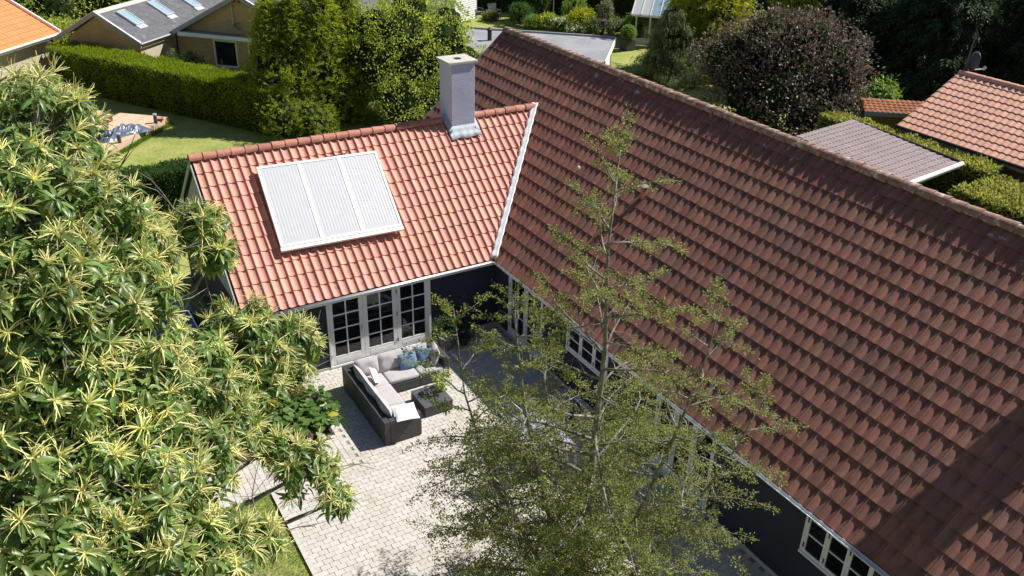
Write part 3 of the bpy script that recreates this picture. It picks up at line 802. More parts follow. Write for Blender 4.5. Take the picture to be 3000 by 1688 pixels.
# valley flashing: a wavy white-painted strip over the tile ends
A0 = Vector((-0.12, -0.12, 2.42)); A1 = Vector((XV, YL, ZLT)); d = (A1 - A0); LV = d.length; d.normalize()
nm = Vector((-sm, 0, cm)) + Vector((0, -sw, cw)); nm.normalize(); sd = d.cross(nm)
P = []
for i in range(61):
    t = i / 60 * (LV + .05); w = 0.5 + 0.5 * math.sin(t * 2 * math.pi / 0.42)
    c = A0 + d * t + nm * 0.055
    P.append([tuple(c - sd * (0.085 + 0.06 * w) + nm * (.012 + .02 * w)), tuple(c - sd * 0.06 + nm * (.035 + .02 * w)), tuple(c + nm * 0.018), tuple(c + sd * .05 + nm * .05), tuple(c + sd * (0.085 + .02 * w) + nm * 0.045)])
vf = MB(); vf.grid(P); vf = wlink(vf.build('valley_flashing', M['flash_white'], wing, smooth=True)); so = vf.modifiers.new('t', 'SOLIDIFY'); so.thickness = 0.012
# chimney
cx0, cx1, cy0, cy1 = 0.255, 1.10, 3.445, 4.30
ch = MB().box(cx0, cx1, cy0, cy1, 4.6, 7.57).build('chimney', M['chimney'], wing, bevel=0.012)
wlink(ch)
cap = MB(); o_, q_ = [], []
xm, ym = (cx0 + cx1) / 2, (cy0 + cy1) / 2; hw, hd = (cx1 - cx0) / 2 + .09, (cy1 - cy0) / 2 + .05
for i in range(16):
    t = 2 * math.pi * (i + .5) / 16; c_, s_ = math.cos(t), math.sin(t); k = 1 / max(abs(c_), abs(s_))
    o_.append((xm + hw * c_ * k, ym + hd * s_ * k)); q_.append((xm + .145 * c_, ym + .145 * s_))
o_ = [(xm + hw * max(-1, min(1, (a - xm) / hw)), ym + hd * max(-1, min(1, (b2 - ym) / hd))) for a, b2 in o_]
# square corners
for i in (1, 2, 5, 6, 9, 10, 13, 14): pass
vs = [(*p, 7.57) for p in o_] + [(*p, 7.635) for p in o_] + [(*p, 7.637) for p in q_] + [(*p, 7.30) for p in q_]
fs = [(j, (j + 1) % 16, 16 + (j + 1) % 16, 16 + j) for j in range(16)] + [(16 + j, 16 + (j + 1) % 16, 32 + (j + 1) % 16, 32 + j) for j in range(16)] + [(32 + j, 32 + (j + 1) % 16, 48 + (j + 1) % 16, 48 + j) for j in range(16)]
fs += [tuple(range(15, -1, -1)), tuple(range(48, 64))]
cap.add(vs, fs)
for sx, sy in ((-1, -1), (1, -1), (1, 1), (-1, 1)):   # fill the clipped corners
    t1 = [p for p in o_ if (p[0] - xm) * sx > 0 and (p[1] - ym) * sy > 0]
    far = sorted(t1, key=lambda p: -abs(p[0] - xm) - abs(p[1] - ym))[:2]
    cap.prism([(far[0][0], far[0][1], 7.57), (xm + sx * hw, ym + sy * hd, 7.57), (far[1][0], far[1][1], 7.57)], (0, 0, 0.065))
cap.build('chimney_cap', M['concrete'], ch)
def on_wing(x, s, up): return Vector((x, -.12 + s * cw - sw * up, 2.42 + s * sw + cw * up))
s0 = (cy0 + .12) / cw
ap = MB(); P = []
for i in range(25):
    x = cx0 - .14 + (cx1 - cx0 + .28) * i / 24; w = math.sin(x * 2 * math.pi / .2565)
    P.append([tuple(on_wing(x, s0 - .30 - .02 * math.sin(x * 11), .060 + .008 * w)), tuple(on_wing(x, s0 - .12, .068 + .006 * w)), tuple(on_wing(x, s0 + .005, .075)), (x if cx0 < x < cx1 else min(max(x, cx0), cx1), cy0 - .012, on_wing(x, s0, 0).z + .20)])
ap.grid(P)
for xs, sg in ((cx0, -1), (cx1, 1)):
    ap.grid([[tuple(on_wing(xs + sg * .14, s0 - .12 + (s0 * 0 + .75) * j / 6, .07)), tuple(on_wing(xs + sg * .008, s0 + .75 * j / 6 - .05, .075)), (xs + sg * .010, on_wing(xs, s0 + .75 * j / 6, 0).y, on_wing(xs, s0 + .75 * j / 6, 0).z + .18)] for j in range(7)])
af = wlink(ap.build('flashing', M['lead'], wing, smooth=True)); so = af.modifiers.new('t', 'SOLIDIFY'); so.thickness = 0.006
# doors
MWW = Matrix.Translation((DX[0] + 4, -0.012, 0.10))
surround(wing, MWW, DX[3] - DX[0], 2.135)
for i in range(3):
    w = DX[i + 1] - DX[i] - .008
    glazed('door', wing, Matrix.Translation((DX[i] + 4 + .004, 0.002, 0.115)), w, 2.115, 2, (.25, .5, .75), 0.125, 0.02, 0.265, 0.036, handle=(i == 0),
           hinges=(((-0.004, 1.95), (-0.004, 1.2), (-0.004, .3)) if i != 1 else ((w + .004, 1.95), (w + .004, 1.2), (w + .004, .3))))
MB().box(DX[0] - .24 + 4, DX[0] - .15 + 4, -0.02, 0, 0.95, 1.08).build('wall_socket', M['white'], wing)
# solar collector on the wing roof
tl, tr, br, bl = on_wing(-6.16, 4.40, .2), on_wing(-2.50, 4.385, .2), on_wing(-2.655, 1.76, .2), on_wing(-6.33, 1.75, .2)
px = (tr - tl); PWd = px.length; px.normalize(); py_ = (tl - bl); PHt = py_.length; pn = px.cross(py_.normalized()).normalized(); pyn = pn.cross(px)
SM = WO @ frame_mat(bl - pn * .09, px, py_.normalized(), pn)
so_ = MB(); fw = .075
so_.box(0, PWd, 0, fw, 0, .10).box(0, PWd, PHt - fw, PHt, 0, .10).box(0, fw, fw, PHt - fw, 0, .10).box(PWd - fw, PWd, fw, PHt - fw, 0, .10)
so_.box(-.02, PWd + .02, -.11, -.004, -.01, .085)
for i in (1, 2): so_.box(PWd * i / 3 - .055, PWd * i / 3 + .055, fw, PHt - fw, 0, .098)
so_.box(0.01, PWd - .01, 0.01, PHt - .01, -.012, .006)
for i in range(4): so_.box(.3 + i * (PWd - .7) / 3, .4 + i * (PWd - .7) / 3, .1, PHt - .1, -.10, -.012)
pan = so_.build('solar_panel', M['white_panel'], wing, mw=SM)
for i in range(3):
    x0 = (fw if i == 0 else PWd * i / 3 + .055) + .004; x1 = (PWd - fw if i == 2 else PWd * (i + 1) / 3 - .055) - .004
    P = []
    nr = 12 * 8
    for j in range(nr + 1):
        x = x0 + (x1 - x0) * j / nr
        z = .088 + .002 * math.sin(j / 8 * 2 * math.pi)
        P.append([(x, fw + .004, .086), (x, fw + .16, .086), (x, fw + .20, z), (x, PHt - fw - .14, z), (x, PHt - fw - .10, .086), (x, PHt - fw - .004, .086)])
    cg = MB(); cg.grid(P); cg.build('collector_sheet', M['collector'], pan, smooth=True)
MB().tube([tuple(SM.inverted() @ (WO @ on_wing(-4.0, 4.46, .10)))] + [tuple(SM.inverted() @ (WO @ on_wing(x, 4.47 + .03 * math.sin(x * 5), .10))) for x in (-3.8, -3.6, -3.4)] + [tuple(SM.inverted() @ (WO @ on_wing(-3.3, 4.62, .02)))], .018, 6).build('pipe', M['black'], pan)

# ------------------------------------------------------------------ indoor sofa seen through the wing doors
def pillow(w, h, t, n=9, sag=0.0, seed=0):
    """a soft cushion: x width, z height, y thickness, with pinched corners"""
    b = MB(); rr = random.Random(seed); ph = [rr.uniform(0, 6) for _ in range(4)]
    def P(u, v, s):
        e = (max(0.0, 1 - abs(u) ** 2.6) * max(0.0, 1 - abs(v) ** 2.6)) ** 0.42
        cx = 1 - 0.055 * (1 - v * v); cz = 1 - 0.055 * (1 - u * u)
        wr = 0.010 * math.sin(5 * u + ph[0] + 3 * v) * e + .008 * math.sin(7 * v + ph[1] - 4 * u) * e
        return (u * w / 2 * cx, s * (t / 2 * e + wr * s) + sag * (1 - u * u) * 0, v * h / 2 * cz - sag * (1 - u * u))
    for s in (-1, 1):
        G = [[P(-1 + 2 * i / n, -1 + 2 * j / n, s) for j in range(n + 1)] for i in range(n + 1)]
        if s > 0: G = G[::-1]
        b.grid(G)
    return b
def soft_box(w, d, h, bulge=.02, n=6, seed=0):
    """seat cushion with rounded edges and a slightly domed top"""
    b = MB(); rr = random.Random(seed); r = min(h * .45, .05)
    def ring(ins, z): 
        out = []
        X, Y = w / 2 - ins, d / 2 - ins; c = .035
        for (sx, sy) in ((1, -1), (1, 1), (-1, 1), (-1, -1)):
            out += [(sx * X, sy * (Y - c), z), (sx * (X - c), sy * Y, z)] if sx * sy > 0 else [(sx * (X - c), sy * Y, z), (sx * X, sy * (Y - c), z)]
        return out
    lv = [(r * .8, 0), (0, r * .8), (0, h - r * .8), (r * .35, h - r * .2), (r, h)]
    vs = []; fs = []
    for i, z in lv: vs += ring(i, z)
    k = 8
    for i in range(len(lv) - 1): fs += [(i * k + j, i * k + (j + 1) % k, (i + 1) * k + (j + 1) % k, (i + 1) * k + j) for j in range(k)]
    o = (len(lv) - 1) * k
    vs += [(x * .6, y * .6, h + bulge + rr.uniform(-.004, .004)) for x, y, z in vs[o:o + k]]
    fs += [(o + j, o + (j + 1) % k, o + k + (j + 1) % k, o + k + j) for j in range(k)] + [tuple(range(o + k, o + 2 * k)), tuple(range(k))[::-1]]
    return b.add(vs, fs)
isf = thing('indoor_sofa', 'pale grey indoor sofa seen through the white glazed doors', 'sofa', (-4.3, 1.6, .085))
MB().box(-1.3, 1.0, -.5, .5, .05, .36).build('base', M['cushion'], isf, bevel=.04)
for i in range(3): soft_box(.74, .8, .16, seed=i).build('seat_cushion', M['cushion'], isf, smooth=True, mw=Matrix.Translation((-.93 + i * .76, -.05, .36)))
for i in range(3): pillow(.7, .5, .24, seed=i).build('back_cushion', M['cushion'], isf, smooth=True, mw=Matrix.Translation((-.93 + i * .76, .36, .75)) @ Euler((-.25, 0, 0)).to_matrix().to_4x4())

# ------------------------------------------------------------------ patio furniture
sofa = thing('corner_sofa', 'dark rattan corner sofa with pale grey cushions on the paved patio', 'sofa', (-5.6, -1.1, 0.02))
def rat(name, d, parent=sofa): return box_obj(name, d, M['rattan'], parent, bevel=0.012)
# long run along y (three modules), short run along x (two more)
T_ = 0.16
yb = [0.0, -0.99, -1.97, -3.02]
for i in range(3):
    rat('base', (T_, 1.03, yb[i + 1] + (T_ if i == 2 else 0) + .003, (yb[i] - T_ if i == 0 else yb[i]) - .003, 0.04, 0.30))
    rat('backrest', (0.0, T_, yb[i + 1] + .003, yb[i] - .003, 0.02, 0.73))
rat('armrest', (T_ + .002, 1.04, yb[3] + .003, yb[3] + T_, 0.02, 0.73))
xb = [T_ + .003, 1.03, 1.96, 2.89]
for i in range(1, 3): rat('base', (xb[i] + .003, xb[i + 1] - (T_ if i == 2 else 0) - .003, -0.98, -T_ - .003, 0.04, 0.30))
for i in range(3): rat('backrest', (xb[i] + .002, xb[i + 1] - .002, -T_, 0.0, 0.02, 0.73))
rat('armrest', (2.89 - T_, 2.89, -0.98, -T_ - .004, 0.02, 0.73))
def scush(x, y, w, d, s, h=.15): soft_box(w, d, h, seed=s).build('seat_cushion', M['cushion'], sofa, smooth=True, mw=Matrix.Translation((x, y, .30)))
scush(.60, -.57, .84, .80, 1); scush(.60, -1.47, .84, .97, 2); scush(.60, -2.42, .84, .88, 3)
scush(1.495, -.57, .90, .80, 4); scush(2.34, -.57, .76, .80, 5)
def bcush(x, y, w, h, rz, tilt, s, z=.69):
    pillow(w, h, .23, 10, seed=s).build('back_cushion', M['cushion'], sofa, smooth=True,
        mw=Matrix.Translation((x, y, z)) @ Euler((0, 0, rz)).to_matrix().to_4x4() @ Euler((tilt, 0, 0)).to_matrix().to_4x4())
bcush(.30, -.75, .86, .52, math.pi / 2, -.28, 1); bcush(.30, -1.52, .90, .52, math.pi / 2, -.30, 2); bcush(.30, -2.38, .88, .52, math.pi / 2, -.28, 3)
bcush(.66, -.29, .74, .56, 0, -.30, 4); bcush(1.38, -.30, .88, .58, 0.04, -.33, 5); bcush(2.12, -.27, .84, .52, 0, -.26, 6)
bcush(2.60, -.56, .70, .50, -math.pi / 2 - .2, -.30, 7)
def throw(label, m, x, y, z, w, h, t, rz, tilt, roll, s, back=None):
    p = pillow(w, h, t, 10, seed=s)
    if back: p.m = [0] * (len(p.m) // 2) + [1] * (len(p.m) - len(p.m) // 2)
    o = p.build('throw_pillow', [M[m], M[back]] if back else M[m], None, smooth=True,
        mw=Matrix.Translation((-5.6 + x, -1.1 + y, z + .02)) @ Euler((0, 0, rz)).to_matrix().to_4x4() @ Euler((tilt, 0, 0)).to_matrix().to_4x4() @ Euler((0, roll, 0)).to_matrix().to_4x4())
    return tag(o, label, 'pillow', 'loose pillows on the corner sofa')
throw('left of the two square blue pillows, in front and leaning on grey cushions', 'blue_cloth', 1.80, -.53, .68, .56, .50, .17, -.05, -.45, -.08, 21)
throw('right of the two blue pillows, tucked behind the other beside the armrest', 'blue_cloth', 2.25, -.50, .68, .50, .50, .16, -.45, -.42, .15, 22)
throw('white pillow with a pink edge standing on its tip in the sofa corner', 'white_cloth', .66, -.80, .69, .48, .48, .14, 1.2, -.42, .72, 23, 'pink_cloth')
throw('bright white pillow lying over the near armrest of the rattan sofa', 'white_cloth', .66, -2.86, .77, .62, .58, .15, .12, -1.35, .25, 24, 'pink_cloth')

ct = thing('coffee_table', 'low dark rattan coffee table carrying a lantern and flowers', 'coffee table', (-3.75, -3.05, .02), 0)
box_obj('body', (-.42, .42, -.46, .46, 0.015, .31), M['rattan'], ct, bevel=.012)
box_obj('tabletop', (-.425, .425, -.465, .465, .312, .33), M['table_top'], ct, bevel=.004)
ln = thing('lantern', 'small silver lantern with round dish on the coffee table', 'lantern', (-3.82, -2.86, .352))
MB().lathe([(.075, 0), (.085, .01), (.085, .02), (.06, .03), (.06, .14), (.08, .15), (.08, .165), (.045, .19), (.02, .21)], 14).build('body', M['silver'], ln, smooth=False)
MB().tube([(.0 + .06 * math.cos(t), 0, .20 + .06 * math.sin(t)) for t in [math.pi * i / 8 for i in range(9)]], .006, 5).build('handle', M['silver'], ln)
for i in range(5):
    t = i * 1.256; MB().lathe([(.022, 0), (.03, .03), (.02, .06)], 8, (.10 * math.cos(t), .10 * math.sin(t), .02)).build('glass_cup', M['silver'], ln)
fl = thing('flower_pot', 'white flowering hydrangea in a small pot on the coffee table', 'potted flower', (-3.42, -2.98, .352))
MB().lathe([(.07, 0), (.10, .15), (.108, .155), (.108, .175), (.09, .17)], 14).build('pot', M['pot'], fl)
rng = np.random.default_rng(5)
C, Nn = crown_points([(0, 0, .33, .22, .22, .17), (.18, .1, .42, .12, .12, .1), (-.12, -.06, .38, .12, .12, .1)], 46, rng)
foliage_obj('leaves', leafy(C, Nn, 5, .05, .10, .065, rng, kind='leaf'), M['bright'], fl)
C = np.array([[-.08, -.05, .52], [.05, .06, .58], [.18, .10, .55], [-.14, .04, .47], [0.03, -.14, .47]])
foliage_obj('blossom', leafy(C, np.tile([[0, 0, 1.0]], (5, 1)), 40, .028, .028, .028, rng), M['flower_white'], fl)

def pot_plant(name, label, loc, r, h, ph, m, potm, seed, ln_=.09):
    t = thing(name, label, 'potted plant', loc)
    MB().lathe([(r * .72, 0), (r * .95, h * .7), (r, h * .85), (r * 1.06, h * .87), (r * 1.06, h), (r * .9, h), (r * .88, h * .9)], 18).build('pot', M[potm], t)
    rng = np.random.default_rng(seed)
    C, Nn = crown_points([(0, 0, h + ph * .45, r * 1.5, r * 1.5, ph * .55)], 60, rng)
    foliage_obj('foliage', leafy(C, Nn, 8, .07, ln_, ln_ * .5, rng), M[m], t)
    return t
pot_plant('pot_plant', 'leafy plant in a round grey pot by the wall beside the sofa', (-2.02, -.55, .02), .24, .40, .6, 'privet', 'pot', 31)
pot_plant('pot_plant', 'bushy plant in a dark pot nearest the house corner', (-1.45, -.62, .02), .18, .28, .5, 'privet', 'pot_dark', 32)

dt = thing('dining_table', 'garden table with pale lilac top half in shade under the slender tree', 'table', (-2.3, -6.35, .02), -.06)
box_obj('tabletop', (-.70, .70, -.85, .85, .70, .735), M['lilac'], dt, bevel=.006)
for sx in (-1, 1):
    for sy in (-1, 1): box_obj('leg', (sx * .62 - .03, sx * .62 + .03, sy * .77 - .03, sy * .77 + .03, 0, .70), M['door_white'], dt)
box_obj('apron', (-.60, .60, -.74, .74, .62, .699), M['door_white'], dt)
def chair(label, loc, rz):
    c = thing('garden_chair', label, 'chair', loc, rz, 'chairs around the garden table')
    for sx in (-1, 1):
        MB().tube([(sx * .24, -.22, 0), (sx * .24, -.20, .44)], .018, 6).build('leg', M['door_white'], c)
        MB().tube([(sx * .24, .24, 0), (sx * .24, .20, .44), (sx * .24, .32, .92)], .018, 6).build('leg', M['door_white'], c)
        MB().tube([(sx * .27, -.22, .43), (sx * .27, -.20, .64), (sx * .27, .24, .65)], .016, 6).build('armrest', M['door_white'], c)
    box_obj('seat', (-.25, .25, -.24, .24, .41, .44), M['door_white'], c)
    for i in range(5): MB().tube([(-.18 + .09 * i, .20, .46), (-.18 + .09 * i, .31, .90)], .010, 5).build('slat', M['door_white'], c)
    MB().tube([(-.24, .315, .91), (.24, .315, .91)], .018, 6).build('top_rail', M['door_white'], c)
    soft_box(.46, .46, .06, .01).build('cushion', M['navy'], c, smooth=True, mw=Matrix.Translation((0, 0, .44)))
    pillow(.46, .44, .10).build('back_cushion', M['navy'], c, smooth=True, mw=Matrix.Translation((0, .20, .70)) @ Euler((-.25, 0, 0)).to_matrix().to_4x4())
    return c
chair('white framed garden chair pulled out on the sunny paving side of the lilac table', (-3.55, -6.95, .02), math.pi / 2 + .25)
chair('garden chair with navy cushion at the far end of the lilac table, towards the corner', (-2.45, -5.05, .02), .1)
chair('garden chair with navy cushion between the lilac table and the dark house wall', (-1.15, -6.0, .02), -math.pi / 2)

# ------------------------------------------------------------------ plants by the patio
def berg(label, loc, n, seed, yellow=False):
    rng = random.Random(seed)
    t = thing('bergenia', label, 'plant', loc, rng.uniform(0, 6), 'bergenia plants edging the paving')
    for i in range(n):
        b = MB(); L = rng.uniform(.17, .26); W = L * .8; P = []
        for a in range(5):
            u = a / 4; w = W / 2 * math.sin(math.pi * min(1, .12 + u * .88)) ** .6 if a else W * .10
            if a == 4: w = W * .12
            P.append([(s * w, u * L, -.10 * L * (u * u) * 2 + .10 * abs(s) * W * .5 + .012 * math.sin(u * 9 + s * 3)) for s in (-1, -.5, 0, .5, 1)])
        b.grid(P)
        a = rng.uniform(0, 6.28); r = rng.uniform(.05, .32); z = .34 - r * .55 + rng.uniform(-.05, .05)
        o = b.build('leaf', M['yellow_leaf'] if (yellow and i in (0, 1, 2)) else M['bergenia'], t, smooth=True,
            mw=Matrix.Translation((r * math.cos(a), r * math.sin(a), max(.06, z))) @ Euler((rng.uniform(-.5, .35), rng.uniform(-.35, .35), a - math.pi / 2)).to_matrix().to_4x4())
    MB().lathe([(.10, 0), (.16, .05), (.05, .16)], 8).build('crown', M['bark_dark'], t)
    return t
bl_ = [(-6.50, -1.35, 'bergenia with large round leaves closest to the house wall by the sofa back'), (-6.45, -1.95, 'bergenia with round glossy leaves just right of the yellowing plant, against the paving'),
       (-6.62, -2.55, 'bergenia with a few yellow leaves at the paving edge'), (-7.0, -2.15, 'round-leaved bergenia in the bed behind the yellow-leaved plant'),
       (-7.15, -2.75, 'round-leaved bergenia overhanging the brick path near the patio corner'), (-7.65, -2.5, 'round-leaved bergenia in the middle of the bed edge along the path'),
       (-8.2, -2.75, 'round-leaved bergenia at the far left of the path edge'), (-7.05, -1.5, 'bergenia half hidden below the pale shrub'), (-7.6, -1.9, 'bergenia deep in the bed under the chestnut branches')]
for i, (x, y, lab) in enumerate(bl_): berg(lab, (x, y, .02), 24, i, i == 2)
bushy('garden_shrub', 'pale green leafy shrub against the dark wall left of the glazed doors', 'shrub', (-7.35, -.75, 0),
      [(0, 0, 1.15, .75, .55, .75), (-.6, .1, .8, .6, .5, .6), (.45, -.15, .75, .55, .45, .55), (.2, .05, 1.75, .35, .3, .4)], M['bright'], 210, 30, .12, .085, .035, 41, core=.6, tr=.03)
bushy('garden_shrub', 'darker green shrub in the bed left of the pale shrub', 'shrub', (-9.0, -1.3, 0),
      [(0, 0, .9, .9, .8, .8), (-.9, -.2, .7, .8, .7, .65), (.5, -.7, .6, .6, .5, .5)], M['mid'], 200, 28, .14, .10, .045, 42, core=.65, tr=.03)
for i, (x, y, r, h, lab) in enumerate([(-11.3, -1.8, 1.1, 1.5, 'dark round shrub under the chestnut crown beside the wing gable'), (-12.3, -5.6, 1.2, 1.4, 'shrub on the lawn under the chestnut, left of the paved path'),
        (-13.6, -3.0, 1.3, 1.8, 'broad shrub under the chestnut at the left edge'), (-11.6, -8.0, .9, 1.2, 'low shrub on the lawn below the nearest chestnut boughs'), (-14.2, -7.0, 1.4, 1.7, 'big dark shrub behind the chestnut stem')]):
    bushy('garden_shrub', lab, 'shrub', (x, y, 0), [(0, 0, h * .5, r, r, h * .55), (.5, .3, h * .6, r * .7, r * .7, h * .5)], M['privet'], 150, 26, .16, .12, .055, 50 + i, core=.7, tr=.04)

# ------------------------------------------------------------------ car beside the gable
car = thing('parked_car', 'dark blue car parked beside the wing gable, half hidden by chestnut leaves', 'car', (-9.35, 2.5, 0), 0)
prof = [(-2.15, .35), (-2.2, .55), (-2.12, .80), (-1.95, .92), (-1.05, 1.00), (1.15, .98), (1.95, .90), (2.15, .72), (2.2, .45), (2.15, .30), (-2.15, .30)]
b = MB(); P = []
for sx, wx in ((-1, 0), (1, 0)): pass
b.prism([(-.86, y, z) for y, z in prof], (1.72, 0, 0)); b.build('body', M['car'], car, bevel=.06, seg=3)
cab = MB(); lo = [(-1.95, .90), (1.05, .96)]; hi = [(-1.45, 1.44), (.30, 1.46)]
vs = [(-.80, lo[0][0], lo[0][1]), (.80, lo[0][0], lo[0][1]), (.80, lo[1][0], lo[1][1]), (-.80, lo[1][0], lo[1][1]), (-.62, hi[0][0], hi[0][1]), (.62, hi[0][0], hi[0][1]), (.62, hi[1][0], hi[1][1]), (-.62, hi[1][0], hi[1][1])]
cab.add(vs, [(4, 5, 6, 7), (0, 1, 5, 4), (1, 2, 6, 5), (2, 3, 7, 6), (3, 0, 4, 7)]); cab.build('cabin', M['car'], car, bevel=.05, seg=3)
def pane_on(a, b2, c, d, k=.86, off=.012):
    q = [Vector(vs[i]) for i in (a, b2, c, d)]; ce = sum(q, Vector()) / 4; n_ = (q[1] - q[0]).cross(q[3] - q[0]).normalized()
    p = [ce + (x - ce) * k + n_ * off for x in q]
    return MB().prism(p, n_ * .006)
pane_on(0, 1, 5, 4).build('rear_window', M['car_glass'], car); pane_on(2, 3, 7, 6).build('windscreen', M['car_glass'], car)
pane_on(1, 2, 6, 5).build('side_window', M['car_glass'], car); pane_on(3, 0, 4, 7).build('side_window', M['car_glass'], car)
for sx in (-1, 1):
    for yy in (-1.35, 1.35):
        wh = MB().tube([(sx * .88 - .11 * sx, yy, .32), (sx * .88, yy, .32)], .32, 20).build('wheel', M['rubber'], car)
        MB().tube([(sx * .88, yy, .32), (sx * .885, yy, .32)], .20, 14).build('rim', M['silver'], wh)
    MB().box(sx * .55 - .2, sx * .55 + .2, 2.14, 2.2, .60, .72).build('headlight', M['silver'], car)
    MB().box(sx * .62 - .16, sx * .62 + .16, -2.215, -2.15, .62, .80).build('tail_light', M['terracotta'], car)
    MB().tube([(sx * .55, -1.2, 1.49), (sx * .55, .2, 1.50)], .02, 6).build('roof_rail', M['silver'], car)

# ------------------------------------------------------------------ neighbouring yellow brick house (local x along its gable wall, y away from the camera)
YA = math.radians(-46.4)
yh = thing('brick_house', 'yellow brick bungalow with grey corrugated roofs and three skylights', 'house', (0, 0, 0), YA)
b = MB()
b.box(-32.0, -27.25, 19.75, 19.95, 0, 2.55).prism([(-32.0, 19.75, 2.55), (-27.25, 19.75, 2.55), (-29.7, 19.75, 3.95)], (0, .2, 0))
b.box(-27.1, -14.6, 22.9, 23.1, 0, 2.55).prism([(-27.1, 22.9, 2.55), (-17.3, 22.9, 2.55), (-22.3, 22.9, 5.0)], (0, .2, 0))
b.box(-32.0, -31.8, 19.95, 33, 0, 2.5)
b.build('wall', M['yellow_brick'], yh)
box_obj('side_wall', (-27.45, -27.25, 19.96, 22.9, 0, 2.50), M['pale_render'], yh)
def corrugated(name, x0, x1, z0, z1, y0, y1, pitch=.177):
    """sheet running down the slope from (x1,z1) to (x0,z0); waves across y"""
    L = math.hypot(x1 - x0, z1 - z0); nx, nz = -(z1 - z0) / L, (x1 - x0) / L
    if nz < 0: nx, nz = -nx, -nz
    n = int((y1 - y0) / pitch * 6); b = MB(); P = []
    for i in range(n + 1):
        y = y0 + (y1 - y0) * i / n; w = .028 * math.sin(i / 6 * 2 * math.pi); r = []
        for j, t in enumerate((0, .33, .331, .66, .661, 1.0)):
            o = w + (.012 if j in (1, 3, 5) else 0)
            r.append((x0 + (x1 - x0) * t + nx * o, y, z0 + (z1 - z0) * t + nz * o))
        P.append(r)
    b.grid(P); return b.build(name, M['fibre'], yh)
corrugated('roof_sheet', -26.98, -29.75, 2.60, 4.10, 19.55, 33.5)
corrugated('roof_sheet', -32.5, -29.75, 2.60, 4.10, 19.55, 33.5)
corrugated('roof_sheet', -27.4, -22.3, 2.48, 5.12, 22.45, 36.0)
corrugated('roof_sheet', -17.1, -22.3, 2.48, 5.12, 22.45, 36.0)
MB().prism([(-29.95, 19.6, 4.02), (-29.75, 19.6, 4.20), (-29.55, 19.6, 4.02)], (0, 13.5, 0)).build('ridge_cap', M['concrete'], yh)
def barge(x0, z0, x1, z1, y, h=.24):
    MB().prism([(x0, y, z0 - h), (x0, y, z0), (x1, y, z1), (x1, y, z1 - h)], (0, .06, 0)).build('barge_board', M['barge'], yh)
    MB().prism([(x0, y - .01, z0 + .003), (x0, y - .01, z0 + .04), (x1, y - .01, z1 + .04), (x1, y - .01, z1 + .003)], (0, .12, 0)).build('barge_trim', M['white'], yh)
barge(-26.95, 2.62, -29.75, 4.16, 19.46); barge(-32.6, 2.60, -29.75, 4.16, 19.46); barge(-27.4, 2.50, -22.3, 5.16, 22.40); barge(-17.1, 2.50, -22.3, 5.16, 22.40)
MB().tube([(-26.93, 19.5, 2.57), (-26.93, 22.4, 2.57)], .05, 8).build('gutter', M['zinc'], yh)
MB().tube([(-27.0, 22.84, 2.4), (-27.0, 22.84, 0)], .04, 8).build('downpipe', M['black'], yh)
sl = math.atan2(4.10 - 2.60, 2.77)
for i, (x, y0, y1) in enumerate([(-29.34, 20.82, 21.56), (-29.40, 23.76, 24.5), (-29.40, 26.62, 27.4)]):
    def R1(x, y, up): 
        t = (-26.98 - x) / 2.77; return Vector((x + math.sin(sl) * up, y, 2.60 + t * 1.5 + math.cos(sl) * up))
    x1 = -28.12
    X = (R1(x, 0, 0) - R1(x1, 0, 0)); L = X.length; X.normalize(); T = frame_mat(R1(x1, y0, .03), (0, 1, 0), tuple(X), tuple(Vector((0, 1, 0)).cross(X)))
    if T.to_3x3().col[2].z < 0: T = frame_mat(R1(x1, y0, .03), tuple(X), (0, 1, 0), tuple(X.cross(Vector((0, 1, 0)))))
    w, l = y1 - y0, L
    a_, b_ = (w, l) if abs(T.col[0][1]) > .5 else (l, w)
    f = MB().box(0, a_, 0, .07, 0, .10).box(0, a_, b_ - .07, b_, 0, .10).box(0, .07, .07, b_ - .07, 0, .10).box(a_ - .07, a_, .07, b_ - .07, 0, .10)
    so = f.build('skylight', M['zinc'], yh, mw=T)
    MB().box(.07, a_ - .07, .07, b_ - .07, .03, .07).build('pane', M['sky_glass'], so)
    (MB().box(-.0, a_, -.32, -.003, -.005, .02) if a_ == w else MB().box(-.32, -.003, 0, b_, -.005, .02)).build('apron', M['lead'], so)
def ywin(x0, x1, z0, z1):
    f = MB(); t = .10
    f.box(x0, x1, 22.86, 22.94, z0, z0 + t).box(x0, x1, 22.86, 22.94, z1 - t, z1).box(x0, x0 + t, 22.86, 22.94, z0 + t, z1 - t).box(x1 - t, x1, 22.86, 22.94, z0 + t, z1 - t)
    o = f.build('window', M['white'], yh)
    MB().box(x0 + t, x1 - t, 22.89, 22.898, z0 + t, z1 - t).build('pane', M['car_glass'], o)
    MB().box(x0 - .05, x1 + .05, 22.80, 22.899, z0 - .10, z0 - .003).build('sill', M['barge'], o)
ywin(-24.52, -22.95, .76, 2.36); ywin(-22.20, -20.7, .76, 2.36)
MB().box(-26.35, -21.3, 22.25, 22.9, 2.72, 2.79).build('canopy_roof', M['felt'], yh)
MB().box(-26.40, -21.25, 22.18, 22.25, 2.56, 2.78).build('canopy_fascia', M['white'], yh)
for x in (-22.76, -22.47): MB().tube([(x, 22.895, 4.64), (x, 22.87, 4.64)], .07, 10).build('wall_vent', M['deck_dark'], yh)
am_ = thing('antenna_mast', 'thin aerial mast with crossed arms fixed to the yellow brick gable', 'antenna', tuple(Matrix.Rotation(YA, 3, 'Z') @ Vector((-22.95, 22.8, 3.3))), YA)
MB().tube([(0, 0, 0), (0.03, 0, 2.6)], .035, 6).build('mast', M['zinc'], am_)
MB().tube([(-.05, 0, .02), (.55, -.15, .22)], .02, 5).build('arm', M['black'], am_); MB().tube([(0, 0, .05), (.45, -.1, -.22)], .02, 5).build('arm', M['black'], am_)

